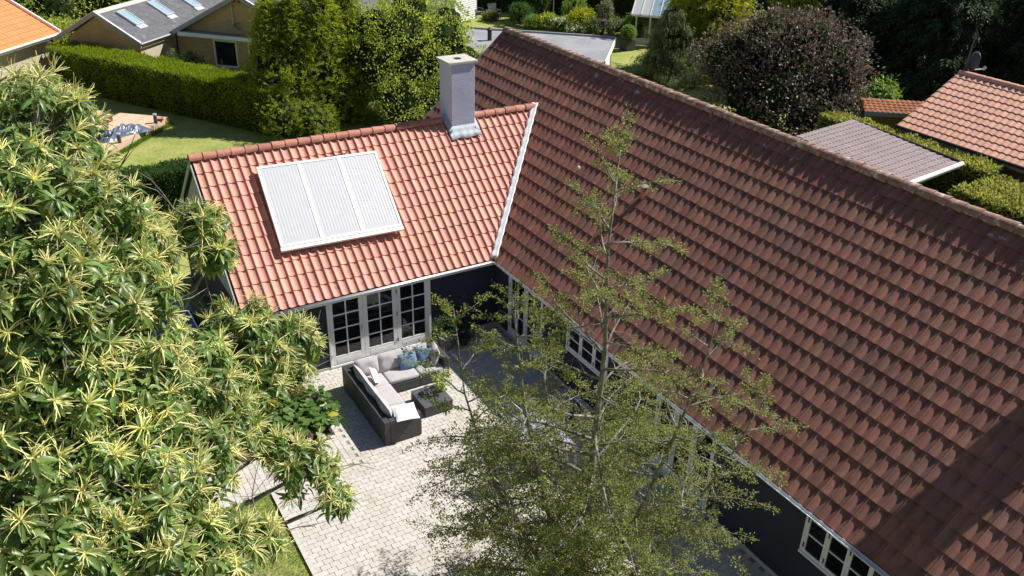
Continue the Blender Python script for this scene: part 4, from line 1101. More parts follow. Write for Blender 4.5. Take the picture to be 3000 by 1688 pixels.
# ------------------------------------------------------------------ orange-roofed house at the left, timber deck and what stands on it
rh = thing('house', 'house with bright orange tiled roof and white eaves above the timber deck', 'house', (-8.2, 37.7, 0), math.radians(47))
box_obj('wall', (-12, -.4, .55, 9, 0, 2.5), M['pale_render'], rh)
MB().box(-12.3, .05, -.12, -.02, 2.42, 2.60).box(-12.3, .05, -.02, .55, 2.42, 2.47).build('fascia', M['white'], rh)
MB().tube([(-12.3, -.17, 2.60), (.08, -.17, 2.60)], .07, 8).build('gutter', M['white'], rh)
MB().tube([(-.7, .3, 2.4), (-.7, .3, 0)], .05, 8).build('downpipe', M['zinc'], rh)
ra = math.radians(28); rc, rs = math.cos(ra), math.sin(ra)
rroof = MB().prism([(-12.3, -.05, 2.56), (-12.3, 5.0, 2.56 + 5.05 * math.tan(ra)), (-12.3, 10, 2.56)], (12.25, 0, 0)).build('roof', M['under'], rh)
MB().prism([(.0, -.10, 2.55), (.0, 5.0, 2.58 + 5.1 * math.tan(ra)), (.0, 5.0, 2.80 + 5.1 * math.tan(ra)), (.0, -.10, 2.77)], (.10, 0, 0)).build('verge_board', M['white'], rh)
tb = tile_geo(.30, .40, lambda u: .05 * math.sin(math.pi * min(1, u * 1.1)) ** 1.5, lambda u: .03, 8, 1, .04, lambda u: .035).mesh('tile', M['tile_bright'], True)
for i in range(20):
    for r in range(13):
        s = r * .40
        link('tile', tb, rroof, frame_mat((-.31 - i * .30, -.08 + s * rc, 2.60 + s * rs), (1, 0, 0), (0, rc, rs), (0, -rs, rc)))
dk = thing('timber_deck', 'pale timber deck with steps at the edge of the neighbouring lawn', 'deck', (-4.83, 25.9, 0), math.atan2(-.754, -.656))
# local: x runs left along the front edge, y<0 is away from the lawn
pl = MB().box(0, 9.5, -.135, 0, 0, .028).mesh('plank', M['deck'])
for i in range(19): link('plank', pl, dk, Matrix.Translation((random.uniform(0, .02), -.01 - i * .142, .318)))
box_obj('fascia_board', (0, 9.5, .0, .03, -.03, .34), M['deck'], dk); box_obj('fascia_board', (-.032, -.003, -2.7, .03, -.03, .34), M['deck'], dk)
box_obj('frame', (.05, 9.4, -2.68, -.02, -.03, .312), M['deck_dark'], dk)
for k in range(3):
    y0 = -2.72 - k * .36
    for q in range(2): box_obj('step_plank', (.75 + k * .1, 6.5, y0 - .17 - q * .18, y0 - .0 - q * .18 - .01, .34 + (k + 1) * .17 - .03, .34 + (k + 1) * .17), M['deck'], dk)
    box_obj('riser', (.75 + k * .1, 6.5, y0 - .36, y0 - .02, .0, .34 + (k + 1) * .17 - .033), M['deck'], dk)
for i in range(12): link('plank', pl, dk, Matrix.Translation((1.1, -3.85 - i * .142, .83)) @ Matrix.Diagonal((.58, 1, 1, 1)))
box_obj('frame', (1.2, 6.5, -5.5, -3.82, -.03, .825), M['deck_dark'], dk)
scr = thing('wooden_screen', 'red-brown timber screen beside the orange-roofed house', 'fence', (-7.9, 34.2, 0), math.radians(-50))
for i in range(9): box_obj('plank', (-1.4 + i * .19, -1.4 + i * .19 + .18, 0, .03, 0, 2.0), M['deck_dark'], scr)
box_obj('post', (.32, .42, -.05, .05, 0, 2.1), M['deck'], scr); box_obj('rail', (-1.42, .31, .031, .07, 1.95, 2.05), M['deck'], scr)
def bollard(label, loc):
    t = thing('deck_light', label, 'lamp', loc, 0, 'bollard lamps on the deck')
    MB().lathe([(.09, 0), (.09, .34), (.075, .345), (.075, .40)], 14).build('post', M['dark_grey'], t)
    MB().lathe([(.10, .40), (.10, .47), (.085, .48)], 14).build('cap', M['zinc'], t)
bollard('short bollard lamp at the far corner of the timber deck beside a small pot', (-5.54, 25.12, .346)); bollard('short bollard lamp in front of the crumpled tarpaulin', (-7.65, 22.75, .346))
pp = thing('plant_pot', 'small shallow clay pot behind the far bollard lamp', 'pot', (-5.25, 25.45, .346)); MB().lathe([(.13, 0), (.17, .10), (.18, .12), (.15, .11)], 14).build('bowl', M['terracotta'], pp)
rng = np.random.default_rng(9); nx_, ny_ = 44, 26
P = []
def crump(u, v): return sum(a * abs(math.sin(f * u + g_ * v + p)) for a, f, g_, p in ((.22, 4, 2.2, .3), (.16, -6, 5, 1.2), (.07, 10, -7, 2.2)))
for i in range(nx_ + 1):
    r = []
    for j in range(ny_ + 1):
        u, v = -1 + 2 * i / nx_, -1 + 2 * j / ny_; e = max(0, 1 - abs(u) ** 3) * max(0, 1 - abs(v) ** 3)
        wob = 1 + .18 * math.sin(4 * u + 2) * math.cos(3 * v)
        r.append((u * 1.35, v * .55 * wob + .12 * math.sin(3 * u), .005 + e * crump(u, v)))
    P.append(r)
tp = MB(); tp.grid(P); tag(tp.build('tarpaulin', M['tarp'], None, mw=Matrix.Translation((-7.35, 24.05, .346)) @ Matrix.Rotation(math.radians(20), 4, 'Z')), 'crumpled blue-grey tarpaulin lying on the timber deck', 'tarpaulin')
rt = thing('round_table', 'round dark garden table on the deck behind the chestnut leaves', 'table', (-9.2, 24.3, .346))
MB().lathe([(.75, .70), (.76, .72), (.75, .745)], 28).build('tabletop', M['dark_grey'], rt)
for i in range(4):
    t = .8 + i * math.pi / 2; MB().tube([(.55 * math.cos(t), .55 * math.sin(t), 0), (.5 * math.cos(t), .5 * math.sin(t), .70)], .035, 6).build('leg', M['dark_grey'], rt)
def dchair(label, loc, rz):
    c = thing('deck_chair', label, 'chair', loc, rz, 'dark chairs around the round table')
    box_obj('seat', (-.25, .25, -.25, .25, .42, .46), M['dark_grey'], c)
    for sx in (-1, 1):
        for sy in (-1, 1): MB().tube([(sx * .23, sy * .23, 0), (sx * .22, sy * .22, .42)], .022, 6).build('leg', M['dark_grey'], c)
        MB().tube([(sx * .23, .24, .46), (sx * .23, .32, .95)], .02, 6).build('post', M['dark_grey'], c)
    MB().prism([(-.22, .27, .55), (.22, .27, .55), (.22, .335, .95), (-.22, .335, .95)], (0, .02, 0)).build('backrest', M['dark_grey'], c)
dchair('dark chair pushed under the round table on the side towards the tarpaulin', (-8.3, 23.5, .346), -2.3); dchair('dark chair on the near side of the round table on the deck', (-9.6, 23.3, .346), 2.9)
bx = thing('planter_box', 'low red-brown timber box at the foot of the deck steps', 'box', (-7.75, 26.3, .346), math.atan2(-.754, -.656))
MB().box(-.35, .35, -.2, .2, .0, .22).build('box', M['deck_dark'], bx, bevel=.01); box_obj('rim', (-.38, .38, -.23, .23, .222, .25), M['deck_dark'], bx)

# ------------------------------------------------------------------ hedges
hedge('hedge', 'long clipped hedge between the deck lawn and the yellow brick house', (-9.2, 35.6), (-.6, 21.4), 1.9, 2.3, M['hedge'], 420, .10, .042, 61, top_ln=.16)
hedge('hedge', 'dark low hedge on the lawn behind the wing gable', (-14.5, 14.1), (-4.2, 13.8), 1.3, 1.75, M['privet'], 800, .09, .05, 62)
hedge('hedge', 'tall dark hedge closing the far flower garden at the top', (22.5, 47.5), (37.5, 32.0), 2.2, 3.2, M['privet'], 260, .20, .09, 63)
hedge('hedge', 'leafy hedge running between the carport and the salmon-roofed house', (21.12, 6.2), (21.12, -2.4), 1.25, 2.38, M['beech_hedge'], 420, .13, .08, 64)
hedge('hedge', 'broad pale-topped hedge beyond the roof ridge at the right edge', (18.7, -2.7), (18.7, -14), 3.0, 2.25, M['beech_hedge'], 330, .14, .085, 65)

# ------------------------------------------------------------------ conifer group and broadleaf bush behind the wing
def thuja(label, base, h, r, seed, m='thuja'):
    rng = np.random.default_rng(seed); t = thing('thuja_tree', label, 'conifer', base, 0, 'thuja trees behind the wing')
    MB().tube([(0, 0, 0), (.03, .02, h * .6), (0, 0, h * .97)], [.14, .08, .015], 7).build('trunk', M['bark_dark'], t)
    ells = []
    b = MB(); b.lathe([(r * .45, .1), (r * .72, h * .2), (r * .66, h * .45), (r * .38, h * .72), (.04, h * .93)], 10); b.build('shade_core', M['core'], t, kind='stuff')  # solid dark cone filling the crown, shade painted in
    n = int(310 * h * r / 9)
    z = rng.uniform(0.03, .99, n) ** 1.0; a = rng.uniform(0, 2 * math.pi, n)
    rad = r * np.minimum(1, (1 - z) * 1.5 + .05) ** .95 * rng.uniform(.72, 1.12, n) * (1 + .14 * np.sin(3 * a + seed) + .1 * np.sin(z * 23 + a))
    C = np.stack([rad * np.cos(a), rad * np.sin(a), z * h], 1); Nn = unit(np.stack([np.cos(a), np.sin(a), np.full(n, .55)], 1))
    foliage_obj('crown', leafy(C, Nn, 13, .20, .34, .16, rng, up=1.0, out=.8, kind='spray', k=7), M[m], t)
for i, (x, y, h, r, lab) in enumerate([(.25, 23.4, 6.3, 1.3, 'leftmost thuja of the group behind the wing, with a thin leaning tip'), (1.35, 23.0, 6.5, 1.55, 'second thuja from the left behind the wing'),
        (2.7, 22.7, 6.8, 1.75, 'broadest thuja, second from the right, behind the wing ridge'), (4.1, 23.1, 6.7, 1.65, 'rightmost thuja, next to the bright broadleaf tree')]): thuja(lab, (x, y, 0), h, r, 70 + i)
bushy('thuja_bush', 'low shaded thuja bush at the foot of the conifers by the lawn edge', 'conifer', (-.1, 21.2, 0), [(0, 0, 1.0, 1.1, 1.0, 1.2), (1.3, -.6, .8, 1.1, .9, 1.0)], M['thuja'], 130, 9, .2, .26, .16, 75, kind='spray', core=.7)
bushy('broadleaf_tree', 'bright green broadleaf tree between the conifers and the tall chimney', 'tree', (7.3, 21.2, 0),
      [(0, 0, 2.6, 2.4, 2.2, 2.4), (-2.0, .6, 2.9, 1.7, 1.7, 2.1), (2.0, -1.0, 2.4, 1.8, 1.6, 2.0), (-.6, .6, 4.4, 1.8, 1.6, 1.4), (1.4, -.3, 4.0, 1.4, 1.4, 1.2), (-1.6, -1.4, 1.4, 1.5, 1.4, 1.4), (.4, -1.9, 1.2, 1.5, 1.3, 1.2), (3.3, -2.3, 2.0, .9, .9, 1.3), (.3, 1.6, 5.3, 1.5, 1.4, 1.2), (-1.9, 1.2, 4.7, 1.3, 1.3, 1.2), (2.2, 1.0, 4.6, 1.3, 1.2, 1.1)],
      M['bright'], 620, 30, .24, .17, .085, 81, core=.72, tr=.16)
for i, (x, y, r, h, lab) in enumerate([(-9.5, 50.5, 3.2, 4.5, 'big pale green bush beyond the left gable of the brick house'), (-5.0, 52.5, 3.5, 5.0, 'rounded bush behind the ridge of the brick house'),
        (0.5, 53.5, 3.4, 4.4, 'wild bush farthest to the right behind the grey ridge'), (-13.5, 47.5, 2.8, 3.6, 'bush behind the orange-roofed house'), (-8.2, 45.0, 1.8, 1.8, 'low scrub between the orange roof and the brick house')]):
    bushy('wild_bush', lab, 'bush', (x, y, 0), [(0, 0, h * .5, r, r, h * .5), (r * .6, -r * .4, h * .45, r * .7, r * .7, h * .45), (-r * .6, r * .1, h * .55, r * .7, r * .7, h * .4)], M['bright'], 230, 18, .38, .26, .12, 90 + i, core=.75)
tag(bushy('wall_shrub', 'dark shrub with a pale tip growing at the yellow brick wall', 'shrub', (-2.05, 32.5, 0), [(0, 0, 1.0, .75, .7, .9), (.5, -.4, .7, .5, .5, .6)], M['privet'], 120, 20, .16, .12, .06, 97))
bushy('climbing_rose', 'pale leafy climber on the corner of the yellow brick wall', 'plant', (-2.85, 33.2, 0), [(0, 0, 1.0, .28, .28, 1.0)], M['weeping'], 50, 16, .12, .10, .05, 98, core=0, tr=.03)

# ------------------------------------------------------------------ garage with flat felt roof, flower garden behind it
GA = math.radians(-42)
ga = thing('garage', 'low flat-roofed garage with grey felt roof and white edge board behind the main ridge', 'garage', (0, 0, 0), GA)
box_obj('wall', (-13, .55, 24.85, 30.4, 0, 2.42), M['white'], ga)
box_obj('roof', (-13.2, .70, 24.6, 30.55, 2.42, 2.69), M['felt'], ga)
box_obj('edge_board', (.702, .76, 24.55, 30.62, 2.40, 2.74), M['white'], ga); box_obj('edge_trim', (-13.2, .70, 30.552, 30.66, 2.45, 2.80), M['barge'], ga); box_obj('edge_board', (-13.2, .70, 24.52, 24.597, 2.40, 2.72), M['white'], ga)
for x in (-9.5, -4.4, -.9): box_obj('felt_seam', (x, x + .04, 24.62, 30.54, 2.6905, 2.70), M['barge'], ga)
st = MB().tube([(-6.5, 27.8, 2.68), (-6.5, 27.8, 3.25)], .13, 12).build('flue', M['black'], ga)
MB().tube([(-6.5, 27.8, 3.28), (-6.5, 27.8, 3.34)], .20, 12).tube([(-6.5, 27.8, 3.34), (-6.5, 27.8, 3.46)], [.19, .02], 12).build('flue_cap', M['black'], st)
def stem(name, label, catg, loc, w, h, m, seed, ln_=.16, wd=.07, n=110, per=16, fl=None, **k):
    return bushy(name, label, catg, (loc[0], loc[1], 0), [(0, 0, h * .5, w, w, h * .52)], M[m], n, per, .14, ln_, wd, seed, core=.6, tr=.03, **k)
gp = [('garden_bush', 'feathery green bush left of the round bright bush in the flower garden', 28.0, 36.9, .95, 2.3, 'mid'),
      ('garden_bush', 'bright yellow-green rounded bush in the middle of the flower garden', 27.4, 35.0, 1.15, 1.7, 'golden'),
      ('garden_bush', 'grey-green airy plant beside the urn', 27.6, 33.9, .7, 1.1, 'weeping'),
      ('garden_bush', 'low rounded shrub left of the yellow flowers', 24.9, 37.9, .75, .8, 'mid'),
      ('garden_bush', 'tall dark-green bush at the foot of the clipped column', 24.5, 39.2, .9, 1.6, 'privet'),
      ('garden_bush', 'leafy bush right of the urn in front of the tall hedge', 29.4, 33.0, .9, 1.1, 'weeping'),
      ('garden_bush', 'slender shrub beside the white glasshouse', 30.2, 32.0, .7, 1.7, 'mid'),
      ('garden_bush', 'small pale shrub at the end of the white siding', 23.2, 41.6, .5, .6, 'weeping')]
for i, (nm, lab, x, y, w, h, m) in enumerate(gp): stem(nm, lab, 'bush', (x, y), w, h, m, 110 + i, n=130)
def flowers(label, x, y, w, h, seed, fm, gm='mid'):
    t = stem('flowering_plant', label, 'flower', (x, y), w, h, gm, seed, n=70, trunk=False)
    rng = np.random.default_rng(seed + 1); C, Nn = crown_points([(0, 0, h * .55, w * 1.05, w * 1.05, h * .55)], 26, rng, .95, 1.1, .0)
    foliage_obj('blossom', leafy(C, Nn, 10, .08, .09, .08, rng), M[fm], t)
flowers('yellow flowering clump in front of the wire obelisk', 25.9, 37.3, .8, 1.0, 130, 'flower_yellow')
flowers('second clump of yellow and white flowers left of the bright bush', 26.3, 36.2, .7, .9, 131, 'flower_white')
flowers('pink flower beside the urn', 28.4, 35.0, .35, 1.0, 132, 'flower_pink')
flowers('dusky lilac plume plant rising behind the urn', 29.3, 34.6, .5, 2.2, 133, 'flower_lilac', 'weeping')
flowers('white rose bush at the white pergola', 21.8, 45.6, .9, 1.8, 134, 'flower_white')
flowers('patch of pale mixed flowers along the garage edge', 26.6, 34.4, .8, .7, 135, 'flower_white', 'weeping')
for i, (x, y, w, h, lab) in enumerate([(26.6, 40.3, .95, 4.2, 'clipped dark conifer column in the flower garden'), (27.6, 40.8, .55, 3.6, 'narrower pale-edged conifer column touching the dark one')]):
    stem('conifer_column', lab, 'conifer', (x, y), w, h, 'privet' if i == 0 else 'weeping', 140 + i, n=330, per=14)
ur = thing('urn', 'big dark urn planter with dry twigs in the flower garden', 'urn', (28.15, 33.7, 0))
MB().lathe([(.30, 0), (.42, .35), (.52, .85), (.50, 1.0), (.56, 1.05), (.56, 1.12), (.46, 1.10)], 18).build('body', M['pot_dark'], ur, smooth=False)
for i in range(12):
    t = i * .52; MB().tube([(.1 * math.cos(t), .1 * math.sin(t), 1.0), (.4 * math.cos(t), .4 * math.sin(t), 1.45), (.2 * math.cos(t + .6), .2 * math.sin(t + .6), 1.85)], .02, 4).build('twig', M['bark_dark'], ur)
bp = thing('box_ball', 'clipped box ball in a square grey planter beside the glasshouse', 'potted plant', (27.2, 28.9, 0))
MB().prism([(-.40, -.40, 0), (.40, -.40, 0), (.40, .40, 0), (-.40, .40, 0)], (0, 0, .75)).build('planter', M['pot_dark'], bp, bevel=.03)
rng = np.random.default_rng(145); C, Nn = crown_points([(0, 0, 1.15, .52, .52, .52)], 160, rng, .9, 1.0, -.7)
blob_core([(0, 0, 1.15, .52, .52, .52)], .9).build('shade_core', M['core'], bp, kind='stuff'); foliage_obj('foliage', leafy(C, Nn, 12, .07, .09, .05, rng), M['mid'], bp)  # dark ball under the leaves, painted as inner shade
bh = thing('bird_house', 'small dark bird house with white roof on a post', 'bird house', (27.8, 39.6, 0))
MB().tube([(0, 0, 0), (0, 0, 2.0)], .05, 6).build('post', M['bark'], bh); box_obj('house', (-.32, .32, -.28, .28, 2.0, 2.45), M['barge'], bh)
MB().prism([(-.42, -.40, 2.44), (.42, -.40, 2.44), (0, -.40, 2.80)], (0, .8, 0)).build('roof', M['white'], bh)
ob = thing('plant_obelisk', 'rusty wire obelisk for climbing plants', 'plant support', (27.6, 40.6, 0))
for i in range(6):
    t = i * math.pi / 3; MB().tube([(.42 * math.cos(t), .42 * math.sin(t), 0), (.36 * math.cos(t), .36 * math.sin(t), 1.2), (.2 * math.cos(t), .2 * math.sin(t), 1.7), (0, 0, 1.9)], .02, 4).build('rod', M['deck_dark'], ob)
MB().tube([(.39 * math.cos(t), .39 * math.sin(t), .8) for t in [i * math.pi / 8 for i in range(17)]], .015, 4).build('hoop', M['deck_dark'], ob)
def wicker(label, loc, rz):
    c = thing('wicker_chair', label, 'chair', loc, rz, 'wicker chairs in the hedge shade')
    box_obj('seat', (-.35, .35, -.35, .30, .36, .46), M['dark_grey'], c, bevel=.03)
    MB().prism([(-.36, .28, .40), (.36, .28, .40), (.42, .42, 1.1), (-.42, .42, 1.1)], (0, .06, 0)).build('backrest', M['dark_grey'], c)
    for sx in (-1, 1):
        box_obj('armrest', (sx * .40 - .05, sx * .40 + .05, -.35, .36, .60, .66), M['dark_grey'], c)
        for sy in (-.32, .30): MB().tube([(sx * .38, sy, 0), (sx * .39, sy, .60)], .03, 6).build('leg', M['dark_grey'], c)
wicker('dark wicker chair nearer the white siding', (22.9, 43.4, 0), .3); wicker('dark wicker chair nearer the clipped column', (23.9, 42.2, 0), .1)
wh = thing('garden_house', 'white weatherboarded garden house with a pergola frame at the top edge', 'garden house', (22.7, 43.1, 0), math.radians(118))
box_obj('wall', (0, 5, .003, 3.0, 0, 3.1), M['white'], wh)
for i in range(18):
    z = i * .17
    MB().prism([(-.03, -.002, z), (-.03, -.04, z), (-.03, -.008, z + .165), (-.03, -.002, z + .165)], (5, 0, 0)).build('board', M['white'], wh)
    MB().prism([(-.002, .0, z), (-.04, .0, z), (-.008, .0, z + .165), (-.002, .0, z + .165)], (0, 3.0, 0)).build('board', M['white'], wh)
for x in (1.0, 2.9):
    f = MB().box(x, x + 1.3, -.07, -.042, .8, 2.2).build('window', M['white'], wh)
    for k in range(2): MB().box(x + .08 + k * .6, x + .62 + k * .6, -.078, -.071, .88, 2.12).build('pane', M['car_glass'], f)
pg = thing('pergola', 'white pergola frame with climbing roses before the garden house', 'pergola', (18.7, 48.0, 0), math.radians(-62))
for x in (0, 2.6):
    for y in (0, 1.6): box_obj('post', (x - .07, x + .07, y - .07, y + .07, 0, 2.6), M['white'], pg)
for y in (0, 1.6): box_obj('beam', (-.3, 2.9, y - .05, y + .05, 2.602, 2.75), M['white'], pg)
for i in range(6): box_obj('rafter', (.0 + i * .52 - .03, .0 + i * .52 + .03, -.3, 1.9, 2.752, 2.85), M['white'], pg)
gh = thing('glasshouse', 'white framed glasshouse with pitched glass roof', 'glasshouse', (28.6, 29.9, 0), math.radians(-48))
for x in (0, 1.0, 2.0): box_obj('post', (x - .05, x + .05, -.05, .05, 0, 2.1), M['white'], gh)
box_obj('base_wall', (.05, 1.95, -.02, .02, 0, .5), M['white'], gh); box_obj('end_wall', (-.04, .04, .06, 2.8, 0, 2.1), M['black'], gh)
for i in (0, 1): box_obj('pane', (i + .05, i + .95, -.012, .012, .502, 2.05), M['glass_dark'], gh)
box_obj('gutter', (-.35, 2.4, -.28, -.14, 2.05, 2.17), M['white'], gh)
gr = math.radians(33); T = Matrix.Translation((0, -.22, 2.16)) @ Matrix.Rotation(gr, 4, 'X')
for i in range(5): MB().box(-.33 + i * .66 - .035, -.33 + i * .66 + .035, 0, 3.0, 0, .07, T=T).build('glazing_bar', M['white'], gh)
for i in range(4): MB().box(-.29 + i * .66, .29 + i * .66, .02, 2.98, .02, .035, T=T).build('roof_pane', M['collector' if i < 2 else 'sky_glass'], gh)
box_obj('back_wall', (-.3, 2.4, 2.45, 2.55, 0, 3.7), M['white'], gh)

# ------------------------------------------------------------------ carport, salmon-roofed house, shed and dish
cp = thing('carport', 'carport with mauve tile-patterned roof and white gutter behind the main ridge', 'carport', (0, 0, 0))
A, B_, C_, D_ = Vector((20.95, 4.11, 2.62)), Vector((20.44, -1.61, 2.60)), Vector((13.4, -2.50, 2.60)), Vector((13.8, 3.28, 2.62))
u_ = (B_ - A); LU = u_.length; u_.normalize(); w_ = (C_ - B_); LW = w_.length; w_.normalize()
croof = MB().prism([A, D_, C_, B_], (0, 0, -.10)).build('roof', M['under'], cp)
tc_ = tile_geo(.232, .36, lambda u: .036 * math.sin(math.pi * min(1, u * 1.15)) ** 1.2, lambda u: .034, 8, 1, .02, lambda u: .05).mesh('tile', M['tile_mauve'], True)
yy = -u_
for i in range(18):
    for r in range(16):
        o = B_ + w_ * (.0 + i * .232) + yy * (r * .36) + Vector((0, 0, .03)) + Vector((0, 0, .006)) * r
        xx = w_
        zz = Vector((0, 0, 1))
        if xx.cross(yy).z < 0: o = o + w_ * .232; xx = -w_
        link('tile', tc_, croof, frame_mat(tuple(o), tuple(xx), tuple(yy), tuple(zz)))
MB().prism([A + Vector((0, 0, -.1)), A + Vector((.06, 0, -.1)), A + Vector((.06, 0, .12)), A + Vector((0, 0, .12))], B_ - A).build('edge_trim', M['black'], cp)
MB().tube([C_ + Vector((-.3, -.09, -.02)), B_ + Vector((.12, -.09, -.02))], .10, 8).build('gutter', M['white'], cp)
MB().prism([C_ + Vector((-.3, -.01, -.22)), C_ + Vector((-.3, -.01, .02)), B_ + Vector((.08, -.01, .02)), B_ + Vector((.08, -.01, -.22))], (0, -.03, 0)).build('fascia', M['white'], cp)
for px_, py2 in ((20.4, 3.6), (18.6, -1.2), (14.2, -1.9), (14.4, 2.9)): box_obj('post', (px_ - .06, px_ + .06, py2 - .06, py2 + .06, 0, 2.5), M['white'], cp)
sh = thing('house', 'timber house with salmon tiled roof and ochre plank wall at the right', 'house', (0, 0, 0))
sa = math.atan2(4.60 - 2.60, 26.2 - 22.55); sc_, ss_ = math.cos(sa), math.sin(sa)
sroof = MB().prism([(22.6, 2.95, 2.45), (22.6, 2.95, 2.53), (26.2, 2.95, 4.53), (29.8, 2.95, 2.53), (29.8, 2.95, 2.45), (26.2, 2.95, 4.40)], (0, -17, 0)).build('roof', M['under'], sh)
ts = tile_geo(.30, .38, lambda u: .045 * math.sin(math.pi * min(1, u * 1.12)) ** 1.4, lambda u: .030, 8, 1, .04, lambda u: .035).mesh('tile', M['tile_salmon'], True)
Ts = []
for i in range(34):
    for r in range(11):
        s = r * .38 - .05
        Ts.append((i, r, frame_mat((22.55 + s * sc_, 3.0 - i * .30, 2.58 + s * ss_), (0, -1, 0), (sc_, 0, ss_), (-ss_, 0, sc_))))
vis = [t for t in Ts if in_view(t[2].translation, 20)]
vis.sort(key=lambda t: -t[2].translation.x + 0 * t[0])
vis.sort(key=lambda t: (t[2].translation - CPOS).length)
for t in vis[:296]: link('tile', ts, sroof, t[2])
rest_ = vis[296:] + [t for t in Ts if t not in vis]
VF = bake(ts, [t[2] for t in rest_]); link('tile', mesh_np('tile', VF[0], VF[1], M['tile_salmon'], True), sroof, kind='stuff')
rms = ridge_tile(.40, .16, .14, .14).mesh('ridge_tile', M['tile_salmon'], True)
for i in range(22): link('ridge_tile', rms, sroof, frame_mat((26.2, 2.55 - i * .40, 4.54), (0, 1, 0), (-1, 0, 0), (0, 0, 1)))
MB().tube([(22.46, 3.0, 2.53), (22.46, -13.5, 2.53)], .07, 8).build('gutter', M['black'], sh); box_obj('fascia', (22.62, 22.66, -13.5, 2.9, 2.28, 2.44), M['barge'], sh)
box_obj('wall', (23.06, 29.4, -13.5, 2.6, 0, 2.45), M['ochre'], sh)
for i in range(46): box_obj('plank', (23.03 - .006 * (i % 2), 23.058, 2.58 - (i + 1) * .20 + .012, 2.58 - i * .20, 0, 2.40), M['ochre'], sh)
MB().prism([(23.1, 2.6, 2.45), (29.3, 2.6, 2.45), (26.2, 2.6, 4.2)], (0, -.1, 0)).build('gable', M['ochre'], sh)
sd = thing('satellite_dish', 'grey satellite dish on a tilted mast at the end of the salmon ridge', 'satellite dish', (26.4, 2.95, 4.45), math.radians(-20))
MB().tube([(0, 0, -.3), (.16, 0, 1.75)], .04, 7).build('mast', M['dark_grey'], sd)
ds = MB(); P = []
for i in range(7):
    r = .46 * i / 6; P.append([(.28 + .22 * (r / .46) ** 2 * .6 + r * math.sin(t) * .25, r * math.cos(t) * .85, .55 + r * math.sin(t)) for t in [j * math.pi / 8 for j in range(17)]])
ds.grid(P); o = ds.build('dish', M['dark_grey'], sd, smooth=True); k = o.modifiers.new('t', 'SOLIDIFY'); k.thickness = .015
MB().tube([(.22, 0, .18), (1.05, 0, .20)], .025, 6).build('arm', M['white'], sd); MB().tube([(1.0, 0, .18), (1.12, 0, .30)], .07, 8).build('receiver', M['white'], sd); MB().tube([(.08, 0, .5), (.3, 0, .55)], .05, 6).build('bracket', M['dark_grey'], sd)
sf = thing('shed', 'low shed with rusty orange tiles and pale blue-grey fascia behind the carport', 'shed', (0, 0, 0), math.radians(-39))
q = Matrix.Rotation(math.radians(39), 3, 'Z') @ Vector((24.15, 5.91, 0))
x0, y0 = q.x, q.y
box_obj('wall', (x0 + .1, x0 + 4.3, y0 + .3, y0 + 1.4, 0, 2.0), M['ochre'], sf)
for i in range(20): box_obj('plank', (x0 + .1 + i * .2, x0 + .29 + i * .2, y0 + .27 - .005 * (i % 2), y0 + .298, 0, 2.0), M['ochre'], sf)
box_obj('fascia', (x0 - .1, x0 + 4.4, y0 - .05, y0, 1.98, 2.20), M['barge'], sf)
sr = MB().prism([(x0 - .1, y0, 2.1), (x0 - .1, y0, 2.17), (x0 - .1, y0 + 1.5, 2.42), (x0 - .1, y0 + 1.5, 2.32)], (4.5, 0, 0)).build('roof', M['under'], sf)
a2 = math.atan2(.25, 1.5); t2 = tile_geo(.24, .30, lambda u: .035 * math.sin(math.pi * u), lambda u: .025, 6, 1, .03, lambda u: .03).mesh('tile', M['tile_shed'], True)
for i in range(18):
    for r in range(5): link('tile', t2, sr, frame_mat((x0 - .08 + i * .24, y0 - .02 + r * .30 * math.cos(a2), 2.19 + r * .30 * math.sin(a2)), (1, 0, 0), (0, math.cos(a2), math.sin(a2)), (0, -math.sin(a2), math.cos(a2))))

# ------------------------------------------------------------------ trees to the right of the flower garden
def drooper(name, label, base, h, r, m, seed, n, per, ln_, wd, droop, cone=1.0, group=None, zmin=.05, dens=1.0):
    """conifer with drooping tiers of sprays"""
    rng = np.random.default_rng(seed); t = thing(name, label, 'conifer', base, 0, group)
    MB().tube([(0, 0, 0), (.05, 0, h * .5), (0, .05, h * .98)], [r * .09, r * .06, .02], 7).build('trunk', M['bark_dark'], t)
    b = MB(); b.lathe([(r * .4, h * zmin), (r * .6, h * (zmin + .15)), (r * .42, h * .55), (r * .16, h * .85), (.03, h * .96)], 10); b.build('shade_core', M['core'], t, kind='stuff')  # solid dark body behind the sprays, its colour stands for shade
    nt_ = n; z = zmin + (1 - zmin) * rng.uniform(0, .97, nt_) ** 1.15; a = rng.uniform(0, 2 * math.pi, nt_)
    tier = .16 * np.sin(z * h * 5.0 + a * 2)
    rad = r * (1 - z) ** (cone) * (1.0 + tier) * rng.uniform(.55, 1.12, nt_) + .12
    C = np.stack([rad * np.cos(a), rad * np.sin(a), z * h - rad * .12], 1)
    Nn = unit(np.stack([np.cos(a), np.sin(a), np.full(nt_, .25 - droop)], 1))
    nn = np.repeat(Nn, per, 0); P = np.repeat(C, per, 0) + rng.normal(size=(nt_ * per, 3)) * np.array([.22, .22, .12]) * (r / 2.2)
    D = unit(nn + rng.normal(size=P.shape) * .4 + np.array([0, 0, -droop * .8]))
    foliage_obj('crown', spray_arrays(P, D, unit(np.array([0, 0, 1.0]) + rng.normal(size=P.shape) * .35), ln_ * rng.uniform(.7, 1.3, len(P)), 8, wd, rng, .35), M[m], t)
    return t
drooper('weeping_conifer', 'grey-green weeping conifer with a nodding tip beside the glasshouse', (24.4, 21.0, 0), 4.6, 2.0, 'weeping', 201, 230, 12, .50, .10, .75, .85)
drooper('golden_cypress', 'tall golden-green cypress behind the weeping conifer', (28.2, 22.0, 0), 11.0, 2.7, 'golden', 204, 620, 11, .55, .15, .30, .55)
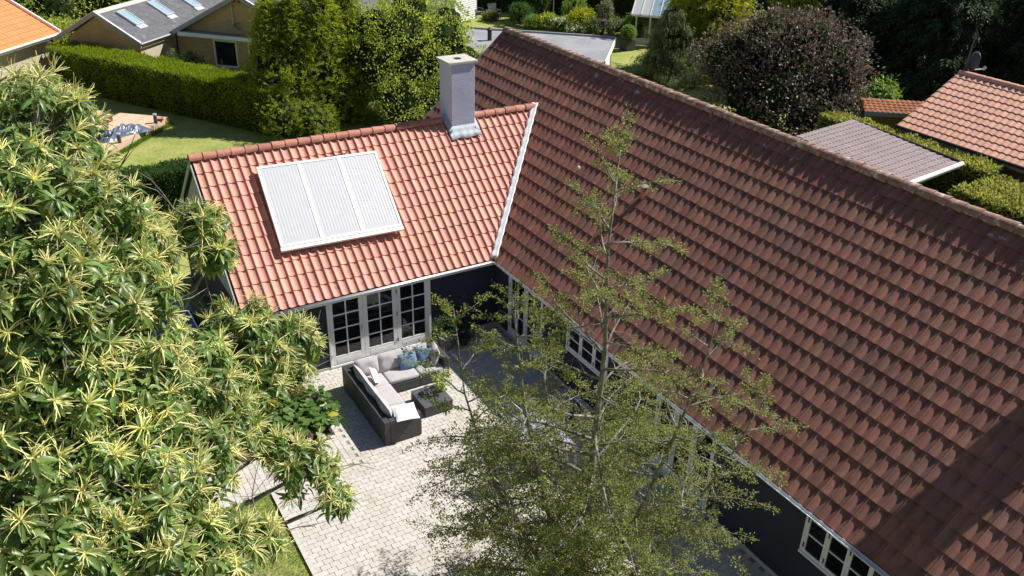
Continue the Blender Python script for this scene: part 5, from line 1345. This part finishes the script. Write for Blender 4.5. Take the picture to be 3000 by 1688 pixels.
drooper('golden_cypress', 'golden-green cypress rising behind the purple plum tree', (30.2, 16.3, 0), 9.0, 2.2, 'golden', 205, 420, 11, .55, .15, .30, .55)
bushy('plum_tree', 'purple-leaved plum tree standing behind the ridge of the main roof', 'tree', (23.6, 11.0, 0),
      [(0, 0, 3.4, 2.4, 2.4, 2.0), (-1.9, 2.0, 3.2, 1.9, 1.9, 1.9), (1.6, -1.5, 3.2, 2.0, 2.0, 1.9), (-.6, .9, 5.0, 1.5, 1.5, 1.1), (1.0, -.6, 4.9, 1.2, 1.2, .9), (-1.2, -1.2, 2.4, 1.9, 1.8, 1.6), (1.2, -2.2, 2.3, 1.6, 1.5, 1.4), (-2.2, .6, 2.1, 1.4, 1.5, 1.4), (1.9, .5, 4.2, 1.4, 1.4, 1.2), (-.6, -2.6, 1.3, 1.6, 1.5, 1.3), (-2.6, -.8, 1.2, 1.5, 1.5, 1.2), (.8, -3.2, 1.4, 1.3, 1.3, 1.2)],
      M['plum'], 620, 36, .36, .20, .11, 210, core=.72, tr=.17, kind='diamond', lo=.62, hi=1.22)
sp = [(32.5, 15.0, 8.0, 3.2, 'dark spruce directly behind the purple plum tree'), (35.5, 10.5, 9.5, 4.0, 'broad dark spruce with a sunlit right flank near the satellite dish'), (40.0, 18.0, 10, 4.2, 'dark spruce far behind the golden cypresses'),
      (42.0, 6.0, 12, 4.4, 'dark spruce behind the ridge of the salmon roof'), (37.5, 3.5, 9.5, 3.4, 'spruce at the right edge beyond the satellite dish'), (46.0, 13.0, 14, 4.6, 'tall spruce at the back of the dark spruce stand'), (45.0, -1.0, 14, 4.4, 'spruce farthest to the right above the salmon roof'), (42.0, 28.5, 11, 4.2, 'dark spruce above the white glasshouse'), (38.5, 23.5, 8.5, 3.4, 'spruce between the glasshouse and the golden cypress')]
for i, (x, y, h, r, lab) in enumerate(sp): drooper('spruce_tree', lab, (x, y, 0), h, r, 'spruce', 220 + i, 760, 11, .75, .13, .45, .75, 'spruces in the dark stand', .03)
bushy('undergrowth_bush', 'bright leafy weeds lit behind the shed roof', 'plant', (27.6, 7.9, 0), [(0, 0, 1.5, 1.2, .8, 1.4)], M['mid'], 60, 14, .2, .22, .14, 240, trunk=False, core=.6)
bushy('undergrowth_bush', 'small-leaved bush below the white carport gutter', 'bush', (17.6, -3.6, 0), [(0, 0, 1.1, 1.0, .8, 1.0)], M['weeping'], 90, 18, .16, .12, .06, 241, trunk=False, core=.6)

# ------------------------------------------------------------------ big sweet chestnut in front, left
LOBES = [(-11.95,-10.04,11.35,0.62),(-11.75,-9.74,11.20,0.36),(-12.07,-10.91,11.27,0.80),(-11.56,-10.52,10.90,0.33),(-12.37,-11.92,10.85,0.85),(-11.78,-11.55,10.54,0.70),(-11.28,-11.13,10.00,0.48),(-10.41,-10.23,9.73,0.42),(-10.22,-10.22,9.29,0.30),
 (-12.38,-12.69,10.25,0.90),(-11.76,-12.04,9.77,0.75),(-12.59,-13.01,9.53,0.90),(-11.88,-12.76,9.14,0.85),(-11.08,-11.90,8.53,0.70),(-10.11,-10.74,8.14,0.65),(-9.49,-10.64,7.85,0.50),(-10.15,-11.12,7.54,0.42),(-12.80,-13.65,8.95,0.90),(-12.11,-13.53,8.53,0.85),
 (-11.32,-12.75,8.00,0.55),(-9.89,-12.29,6.94,0.40),(-9.66,-12.65,6.60,0.22),(-10.15,-11.69,7.01,0.18),(-12.81,-14.20,8.49,0.80),(-12.05,-14.22,8.13,0.80),(-11.43,-13.95,7.68,0.55),(-10.86,-13.53,7.20,0.25),(-10.61,-11.81,7.65,0.40)]
CB = Vector((-14.2, -11.0, 0))
chest = thing('chestnut_tree', 'large sweet chestnut in bloom filling the left foreground, with yellow catkins', 'tree', tuple(CB))
rng = np.random.default_rng(301); rr = random.Random(301)
lob = np.array(LOBES); lob[:, :3] -= np.array(CB)
fork = Vector((0.25, -.1, 5.2))
tb_ = MB(); tb_.tube([(0, 0, -.1), (.05, 0, 1.5), (.12, -.05, 3.5), tuple(fork)], [.34, .27, .24, .20], 12); tb_.build('trunk', M['bark'], chest, smooth=True)
for x, y, z, r in lob:
    e = Vector((x, y, z)); m1 = fork.lerp(e, .45) + Vector((rr.uniform(-.3, .3), rr.uniform(-.3, .3), rr.uniform(.0, .5))); m2 = fork.lerp(e, .8) + Vector((rr.uniform(-.15, .15), rr.uniform(-.15, .15), rr.uniform(-.1, .2)))
    MB().tube([tuple(fork), tuple(m1), tuple(m2), tuple(e)], [.085, .055, .035, .018], 7).build('branch', M['bark'], chest, smooth=True)
# shoots: position, direction
SP, SDn, SB = [], [], []
for x, y, z, r in lob:
    n = max(10, int(105 * r * r + 24 * r)); d = rand_dirs(n * 2, rng); d = d[d[:, 2] > -.75][:n]
    rad = r * rng.uniform(.55, 1.02, (len(d), 1))
    SP.append(np.array([x, y, z]) + d * rad); SDn.append(unit(d * .75 + np.array([0, 0, .35]) + rng.normal(size=d.shape) * .25)); SB.append(np.tile([x, y, z], (len(d), 1)))
SP = np.concatenate(SP); SDn = np.concatenate(SDn); SB = np.concatenate(SB)
tw = MB()
for p, b0 in zip(SP, SB):
    a = Vector(b0); c = Vector(p); m = a.lerp(c, .55) + Vector((rr.uniform(-.06, .06), rr.uniform(-.06, .06), rr.uniform(-.05, .04)))
    tw.tube([a, m, c], [.013, .009, .005], 4, caps=False)
# bare grey twigs that stick out of the crown
for i in range(70):
    k = rr.randrange(len(lob)); x, y, z, r = lob[k]
    d = Vector((rr.gauss(0, 1), rr.gauss(0, 1), rr.gauss(0, .6))).normalized(); a = Vector((x, y, z)) + d * r * .4; L = rr.uniform(.5, 1.0)
    pts = [a]
    for j in range(4): d = (d + Vector((rr.gauss(0, .28), rr.gauss(0, .28), rr.gauss(.05, .25)))).normalized(); pts.append(pts[-1] + d * L / 4)
    tw.tube(pts, [.012, .010, .008, .006, .003], 4, caps=False)
    q = pts[2]; tw.tube([q, q + (d + Vector((rr.gauss(0, .6), rr.gauss(0, .6), .3))).normalized() * L * .35], [.006, .003], 4, caps=False)
tw.build('twigs', M['bark'], chest, kind='stuff')
# one leaf: pointed blade, folded along the midrib, drooping
def chest_leaf(L, W, droop, curl):
    b = MB(); P = []; n = 7
    for a in range(n):
        u = a / (n - 1); w = W / 2 * (math.sin(math.pi * min(1, u * .96 + .04)) ** .75) * (1 + (.10 if a % 2 else -.06)) if 0 < a < n - 1 else W * .03
        z = -droop * L * u * u
        P.append([(-w, u * L, z + abs(w) * curl), (0, u * L, z), (w, u * L, z + abs(w) * curl)])
    b.grid(P); return b
leaf_me = [chest_leaf(L, W, dr, cu).mesh('leaf', M['chestnut'], True) for L, W, dr, cu in ((.155, .047, .30, .45), (.185, .054, .42, .40), (.125, .041, .22, .5), (.165, .046, .55, .35))]
LT = []
for p, d in zip(SP, SDn):
    d = Vector(d); s = d.cross(Vector((rr.gauss(0, 1), rr.gauss(0, 1), rr.gauss(0, 1)))).normalized(); t2 = d.cross(s)
    n = rr.randrange(10, 15); ph = rr.uniform(0, 6)
    for j in range(n):
        a = ph + j * 2.4; out = (s * math.cos(a) + t2 * math.sin(a))
        el = rr.uniform(-.15, .75); yv = (out * math.cos(el) + d * math.sin(el) + Vector((0, 0, -.22))).normalized()
        zv = (d * .8 + Vector((0, 0, .5)) - yv * yv.dot(d * .8 + Vector((0, 0, .5)))).normalized(); xv = yv.cross(zv)
        sc = rr.uniform(.75, 1.2)
        o = Vector(p) - d * rr.uniform(0, .12) + yv * .015
        T = frame_mat(o, xv * sc, yv * sc, zv * sc)
        LT.append((rr.randrange(4), T))
# deeper shaded leaves inside the crown
inner = []
for x, y, z, r in lob:
    n = int(700 * r * r + 60)
    for _ in range(n):
        o = Vector((x, y, z)) + Vector((.25, .95, -.55)) * r * rr.uniform(-.1, .9) + Vector((rr.uniform(-.7, .7), rr.uniform(-.7, .7), rr.uniform(-.6, .6))) * r
        yv = Vector((rr.gauss(0, 1), rr.gauss(0, 1), rr.gauss(-.3, .6))).normalized(); xv = yv.cross(Vector((0, 0, 1))).normalized()
        inner.append((rr.randrange(4), frame_mat(o, xv, yv, xv.cross(yv))))
def lk(t):
    w = CB + t[1].translation; return (w - CPOS).length + (0 if in_view(w, -20) else 50)
LT.sort(key=lk)
for k, T in LT[:300]: link('leaf', leaf_me[k], chest, T)
for k in range(4): pass
VF = cat([bake(leaf_me[k], [T for q, T in LT[300:] + inner if q == k]) for k in range(4)])
link('leaf', mesh_np('leaf', VF[0], VF[1], M['chestnut'], True), chest, kind='stuff')
# catkins: thin arching yellow tails on most shoots
def catkins(P0, D0):
    n = len(P0); seg = 6; L = rng.uniform(.13, .25, (n, 1)); D = unit(D0); V = []
    S = unit(np.cross(D, rng.normal(size=(n, 3)))); B = np.cross(D, S); p = P0.copy(); bend = unit(rng.normal(size=(n, 3)) * .5 + np.array([0, 0, -.35]))
    for j in range(seg + 1):
        r = .0062 * (1 - .5 * j / seg) * (1 + .25 * (j % 2))
        for a in range(3):
            t = a * 2.094; V.append(p + (S * math.cos(t) + B * math.sin(t)) * r)
        D = unit(D + bend * .16); p = p + D * L / seg
    V = np.stack(V, 1); F = []
    for j in range(seg):
        for a in range(3):
            a2 = (a + 1) % 3; F += [(j * 3 + a, j * 3 + a2, j * 3 + 3 + a2), (j * 3 + a, j * 3 + 3 + a2, j * 3 + 3 + a)]
    F = np.array(F)[None] + (np.arange(n) * V.shape[1])[:, None, None]
    return V.reshape(-1, 3), F.reshape(-1, 3)
has = rng.uniform(size=len(SP)) < .74
kn = 17; P0 = np.repeat(SP[has], kn, 0); D0 = np.repeat(SDn[has], kn, 0)
D0 = unit(D0 * .9 + rng.normal(size=D0.shape) * .62)
foliage_obj('catkins', catkins(P0, D0), M['catkin'], chest)

# ------------------------------------------------------------------ slender tree with small leaves in front of the long roof
TB = Vector((-4.45, -11.3, 0))
beech = thing('slender_tree', 'slender small-leaved tree with grey stems standing before the long red-brown roof', 'tree', tuple(TB))
rng = np.random.default_rng(402); rr = random.Random(402)
def polyline(p, d, L, n, wob, up): 
    pts = [Vector(p)]; d = Vector(d).normalized()
    for i in range(n):
        d = (d + Vector((rr.gauss(0, wob), rr.gauss(0, wob), rr.gauss(0, wob) + up))).normalized(); pts.append(pts[-1] + d * L / n)
    return pts
stems = [([(0, 0, -.05), (.05, .03, 2.2), (.0, .0, 4.5), (.06, -.02, 6.6), (0.0, .05, 8.5), (.05, 0, 10.35)], .125),
         ([(-.08, .0, -.05), (-.35, .25, 1.8), (-.75, .55, 3.6), (-1.0, .75, 5.2), (-1.15, .85, 6.6), (-1.25, .9, 7.6)], .10),
         ([(.08, -.05, -.05), (.40, -.35, 1.8), (.75, -.75, 3.7), (1.0, -1.05, 5.4), (1.15, -1.3, 6.9), (1.2, -1.35, 7.9)], .085),
         ([(-.1, .1, -.05), (-.8, .55, 1.9), (-1.55, 1.0, 3.8), (-1.95, 1.25, 5.6), (-2.1, 1.35, 7.3)], .075),
         ([(-.1, -.05, -.05), (-.9, .1, 1.6), (-1.5, .4, 3.0), (-1.9, .65, 4.2), (-2.05, .8, 5.1)], .065),
         ([(.1, -.1, -.05), (.9, -.55, 1.6), (1.7, -1.0, 3.2), (2.2, -1.35, 4.7), (2.45, -1.55, 5.9)], .065),
         ([(.0, .08, -.05), (.15, .6, 1.9), (.05, 1.15, 3.6), (-.1, 1.5, 5.0), (-.2, 1.7, 6.4)], .07)]
LP, LD, LN = [], [], []
twm = MB()
def at(pts, t):
    s = t * (len(pts) - 1); i = min(int(s), len(pts) - 2); return Vector(pts[i]).lerp(Vector(pts[i + 1]), s - i), (Vector(pts[i + 1]) - Vector(pts[i])).normalized()
def leaf_row(pts, t0, n, spread):
    for _ in range(n):
        t = t0 + (1 - t0) * rr.random(); p, d = at(pts, t)
        s = d.cross(Vector((rr.gauss(0, .35), rr.gauss(0, .35), 1))).normalized() * (1 if rr.random() < .5 else -1)
        o = p + s * rr.uniform(0, spread) + Vector((rr.gauss(0, .018), rr.gauss(0, .018), rr.gauss(0, .022)))
        LP.append(tuple(o)); LD.append(tuple((d * .5 + s * .8 + Vector((rr.gauss(0, .4), rr.gauss(0, .4), rr.gauss(0, .35))))))
        LN.append((rr.gauss(0, .55), rr.gauss(0, .55), 1.0))
def plume(a, d, L, dens):
    """branchlet that carries its leaves in a flat herringbone"""
    pts = polyline(a, d, L, 4, .13, -.03); twm.tube(pts, [.006, .005, .004, .003, .0015], 3, caps=False)
    leaf_row(pts, .12, int(46 * L * dens), .045)
    k = int(L / .085)
    for j in range(k):
        p, dd = at(pts, .15 + .8 * j / max(1, k)); s = dd.cross(Vector((rr.gauss(0, .3), rr.gauss(0, .3), 1))).normalized() * (1 if j % 2 else -1)
        l = L * rr.uniform(.22, .45) * (1 - .6 * j / k); q = polyline(p, dd * .6 + s * .8, l, 2, .12, 0)
        leaf_row(q, 0, int(60 * l * dens), .035)
def limb(p, az, L, el, leaf_from, dens, r):
    d = Vector((math.cos(az) * math.cos(el), math.sin(az) * math.cos(el), math.sin(el)))
    pts = polyline(p, d, L, 6, .10, -.045)
    MB().tube(pts, [r * (1 - .14 * i) for i in range(7)], 5).build('branch', M['bark'], beech, smooth=True)
    n = max(4, int(L / .13))
    for j in range(n):
        t = .18 + .8 * j / n; q, dd = at(pts, t); sd = dd.cross(Vector((rr.gauss(0, .25), rr.gauss(0, .25), 1))).normalized() * (1 if j % 2 else -1)
        l = (L * .34 * (1 - .55 * t) + .14) * rr.uniform(.6, 1.2); di = dd * .65 + sd * .75 + Vector((0, 0, rr.gauss(.05, .18)))
        if t < leaf_from:
            b_ = polyline(q, di, l, 4, .2, .02); twm.tube(b_, [.006, .005, .004, .003, .0015], 3, caps=False)
            b2 = b_[2]; twm.tube(polyline(b2, di + Vector((rr.gauss(0, .6), rr.gauss(0, .6), rr.gauss(0, .6))), l * .5, 2, .2, 0), [.004, .003, .0015], 3, caps=False)
        else: plume(q, di, l, dens)
    plume(pts[-1], pts[-1] - pts[-2], .35 + .1 * L, dens)
for si, (st_, r0) in enumerate(stems):
    pts = [Vector(p) for p in st_]; H = pts[-1].z
    n = len(pts); MB().tube(pts, [max(.008, .74 * r0 * (1 - i / (n - .9)) ** .9) for i in range(n)], 9).build('trunk' if si == 0 else 'stem', M['bark'], beech, smooth=True)
    nb = int((H - 1.4) / (.17 if si == 0 else .21)); az = rr.uniform(0, 6)
    for j in range(nb):
        z = 1.4 + (H - 1.5) * (j + rr.random() * .6) / nb
        t = 0
        for i in range(n - 1):
            if pts[i].z <= z <= pts[i + 1].z: t = (i + (z - pts[i].z) / (pts[i + 1].z - pts[i].z)) / (n - 1)
        p, _ = at(pts, t); az += 2.4 + rr.gauss(0, .3)
        f = max(0, (10.4 - z) / 9.0) if si == 0 else max(0, (H + .3 - z) / H)
        L = ((2.9 if si == 0 else 2.25) * f ** .9 + .18) * rr.uniform(.7, 1.15)
        hi = z > 5.2
        if hi and rr.random() < .05: continue
        limb(p, az, L, rr.uniform(.25, .75) if hi else rr.uniform(.05, .5), .45 if 5.2 < z < 8.4 else .25, 1.75 if hi else (1.0 if z > 2.4 else 1.15), .010 + .011 * L)
for st_, r0 in stems:
    e_ = Vector(st_[-1])
    for q_ in range(4): plume(e_ + Vector((0, 0, -.12 * q_)), Vector((rr.gauss(0, .5), rr.gauss(0, .5), .9)), .45, 1.5)
twm.build('twigs', M['bark'], beech, kind='stuff')
LP, LD, LN = np.array(LP), np.array(LD), np.array(LN)
foliage_obj('foliage', diamond_arrays(LP, LD, LN, rng.uniform(.030, .060, len(LP)), rng.uniform(.020, .037, len(LP))), M['beech'], beech)
print('leaves', len(LP), 'shoots', len(SP), 'tris', sum(len(o.data.loop_triangles) if False else len(o.data.polygons) for o in SC.objects if o.type == 'MESH'))
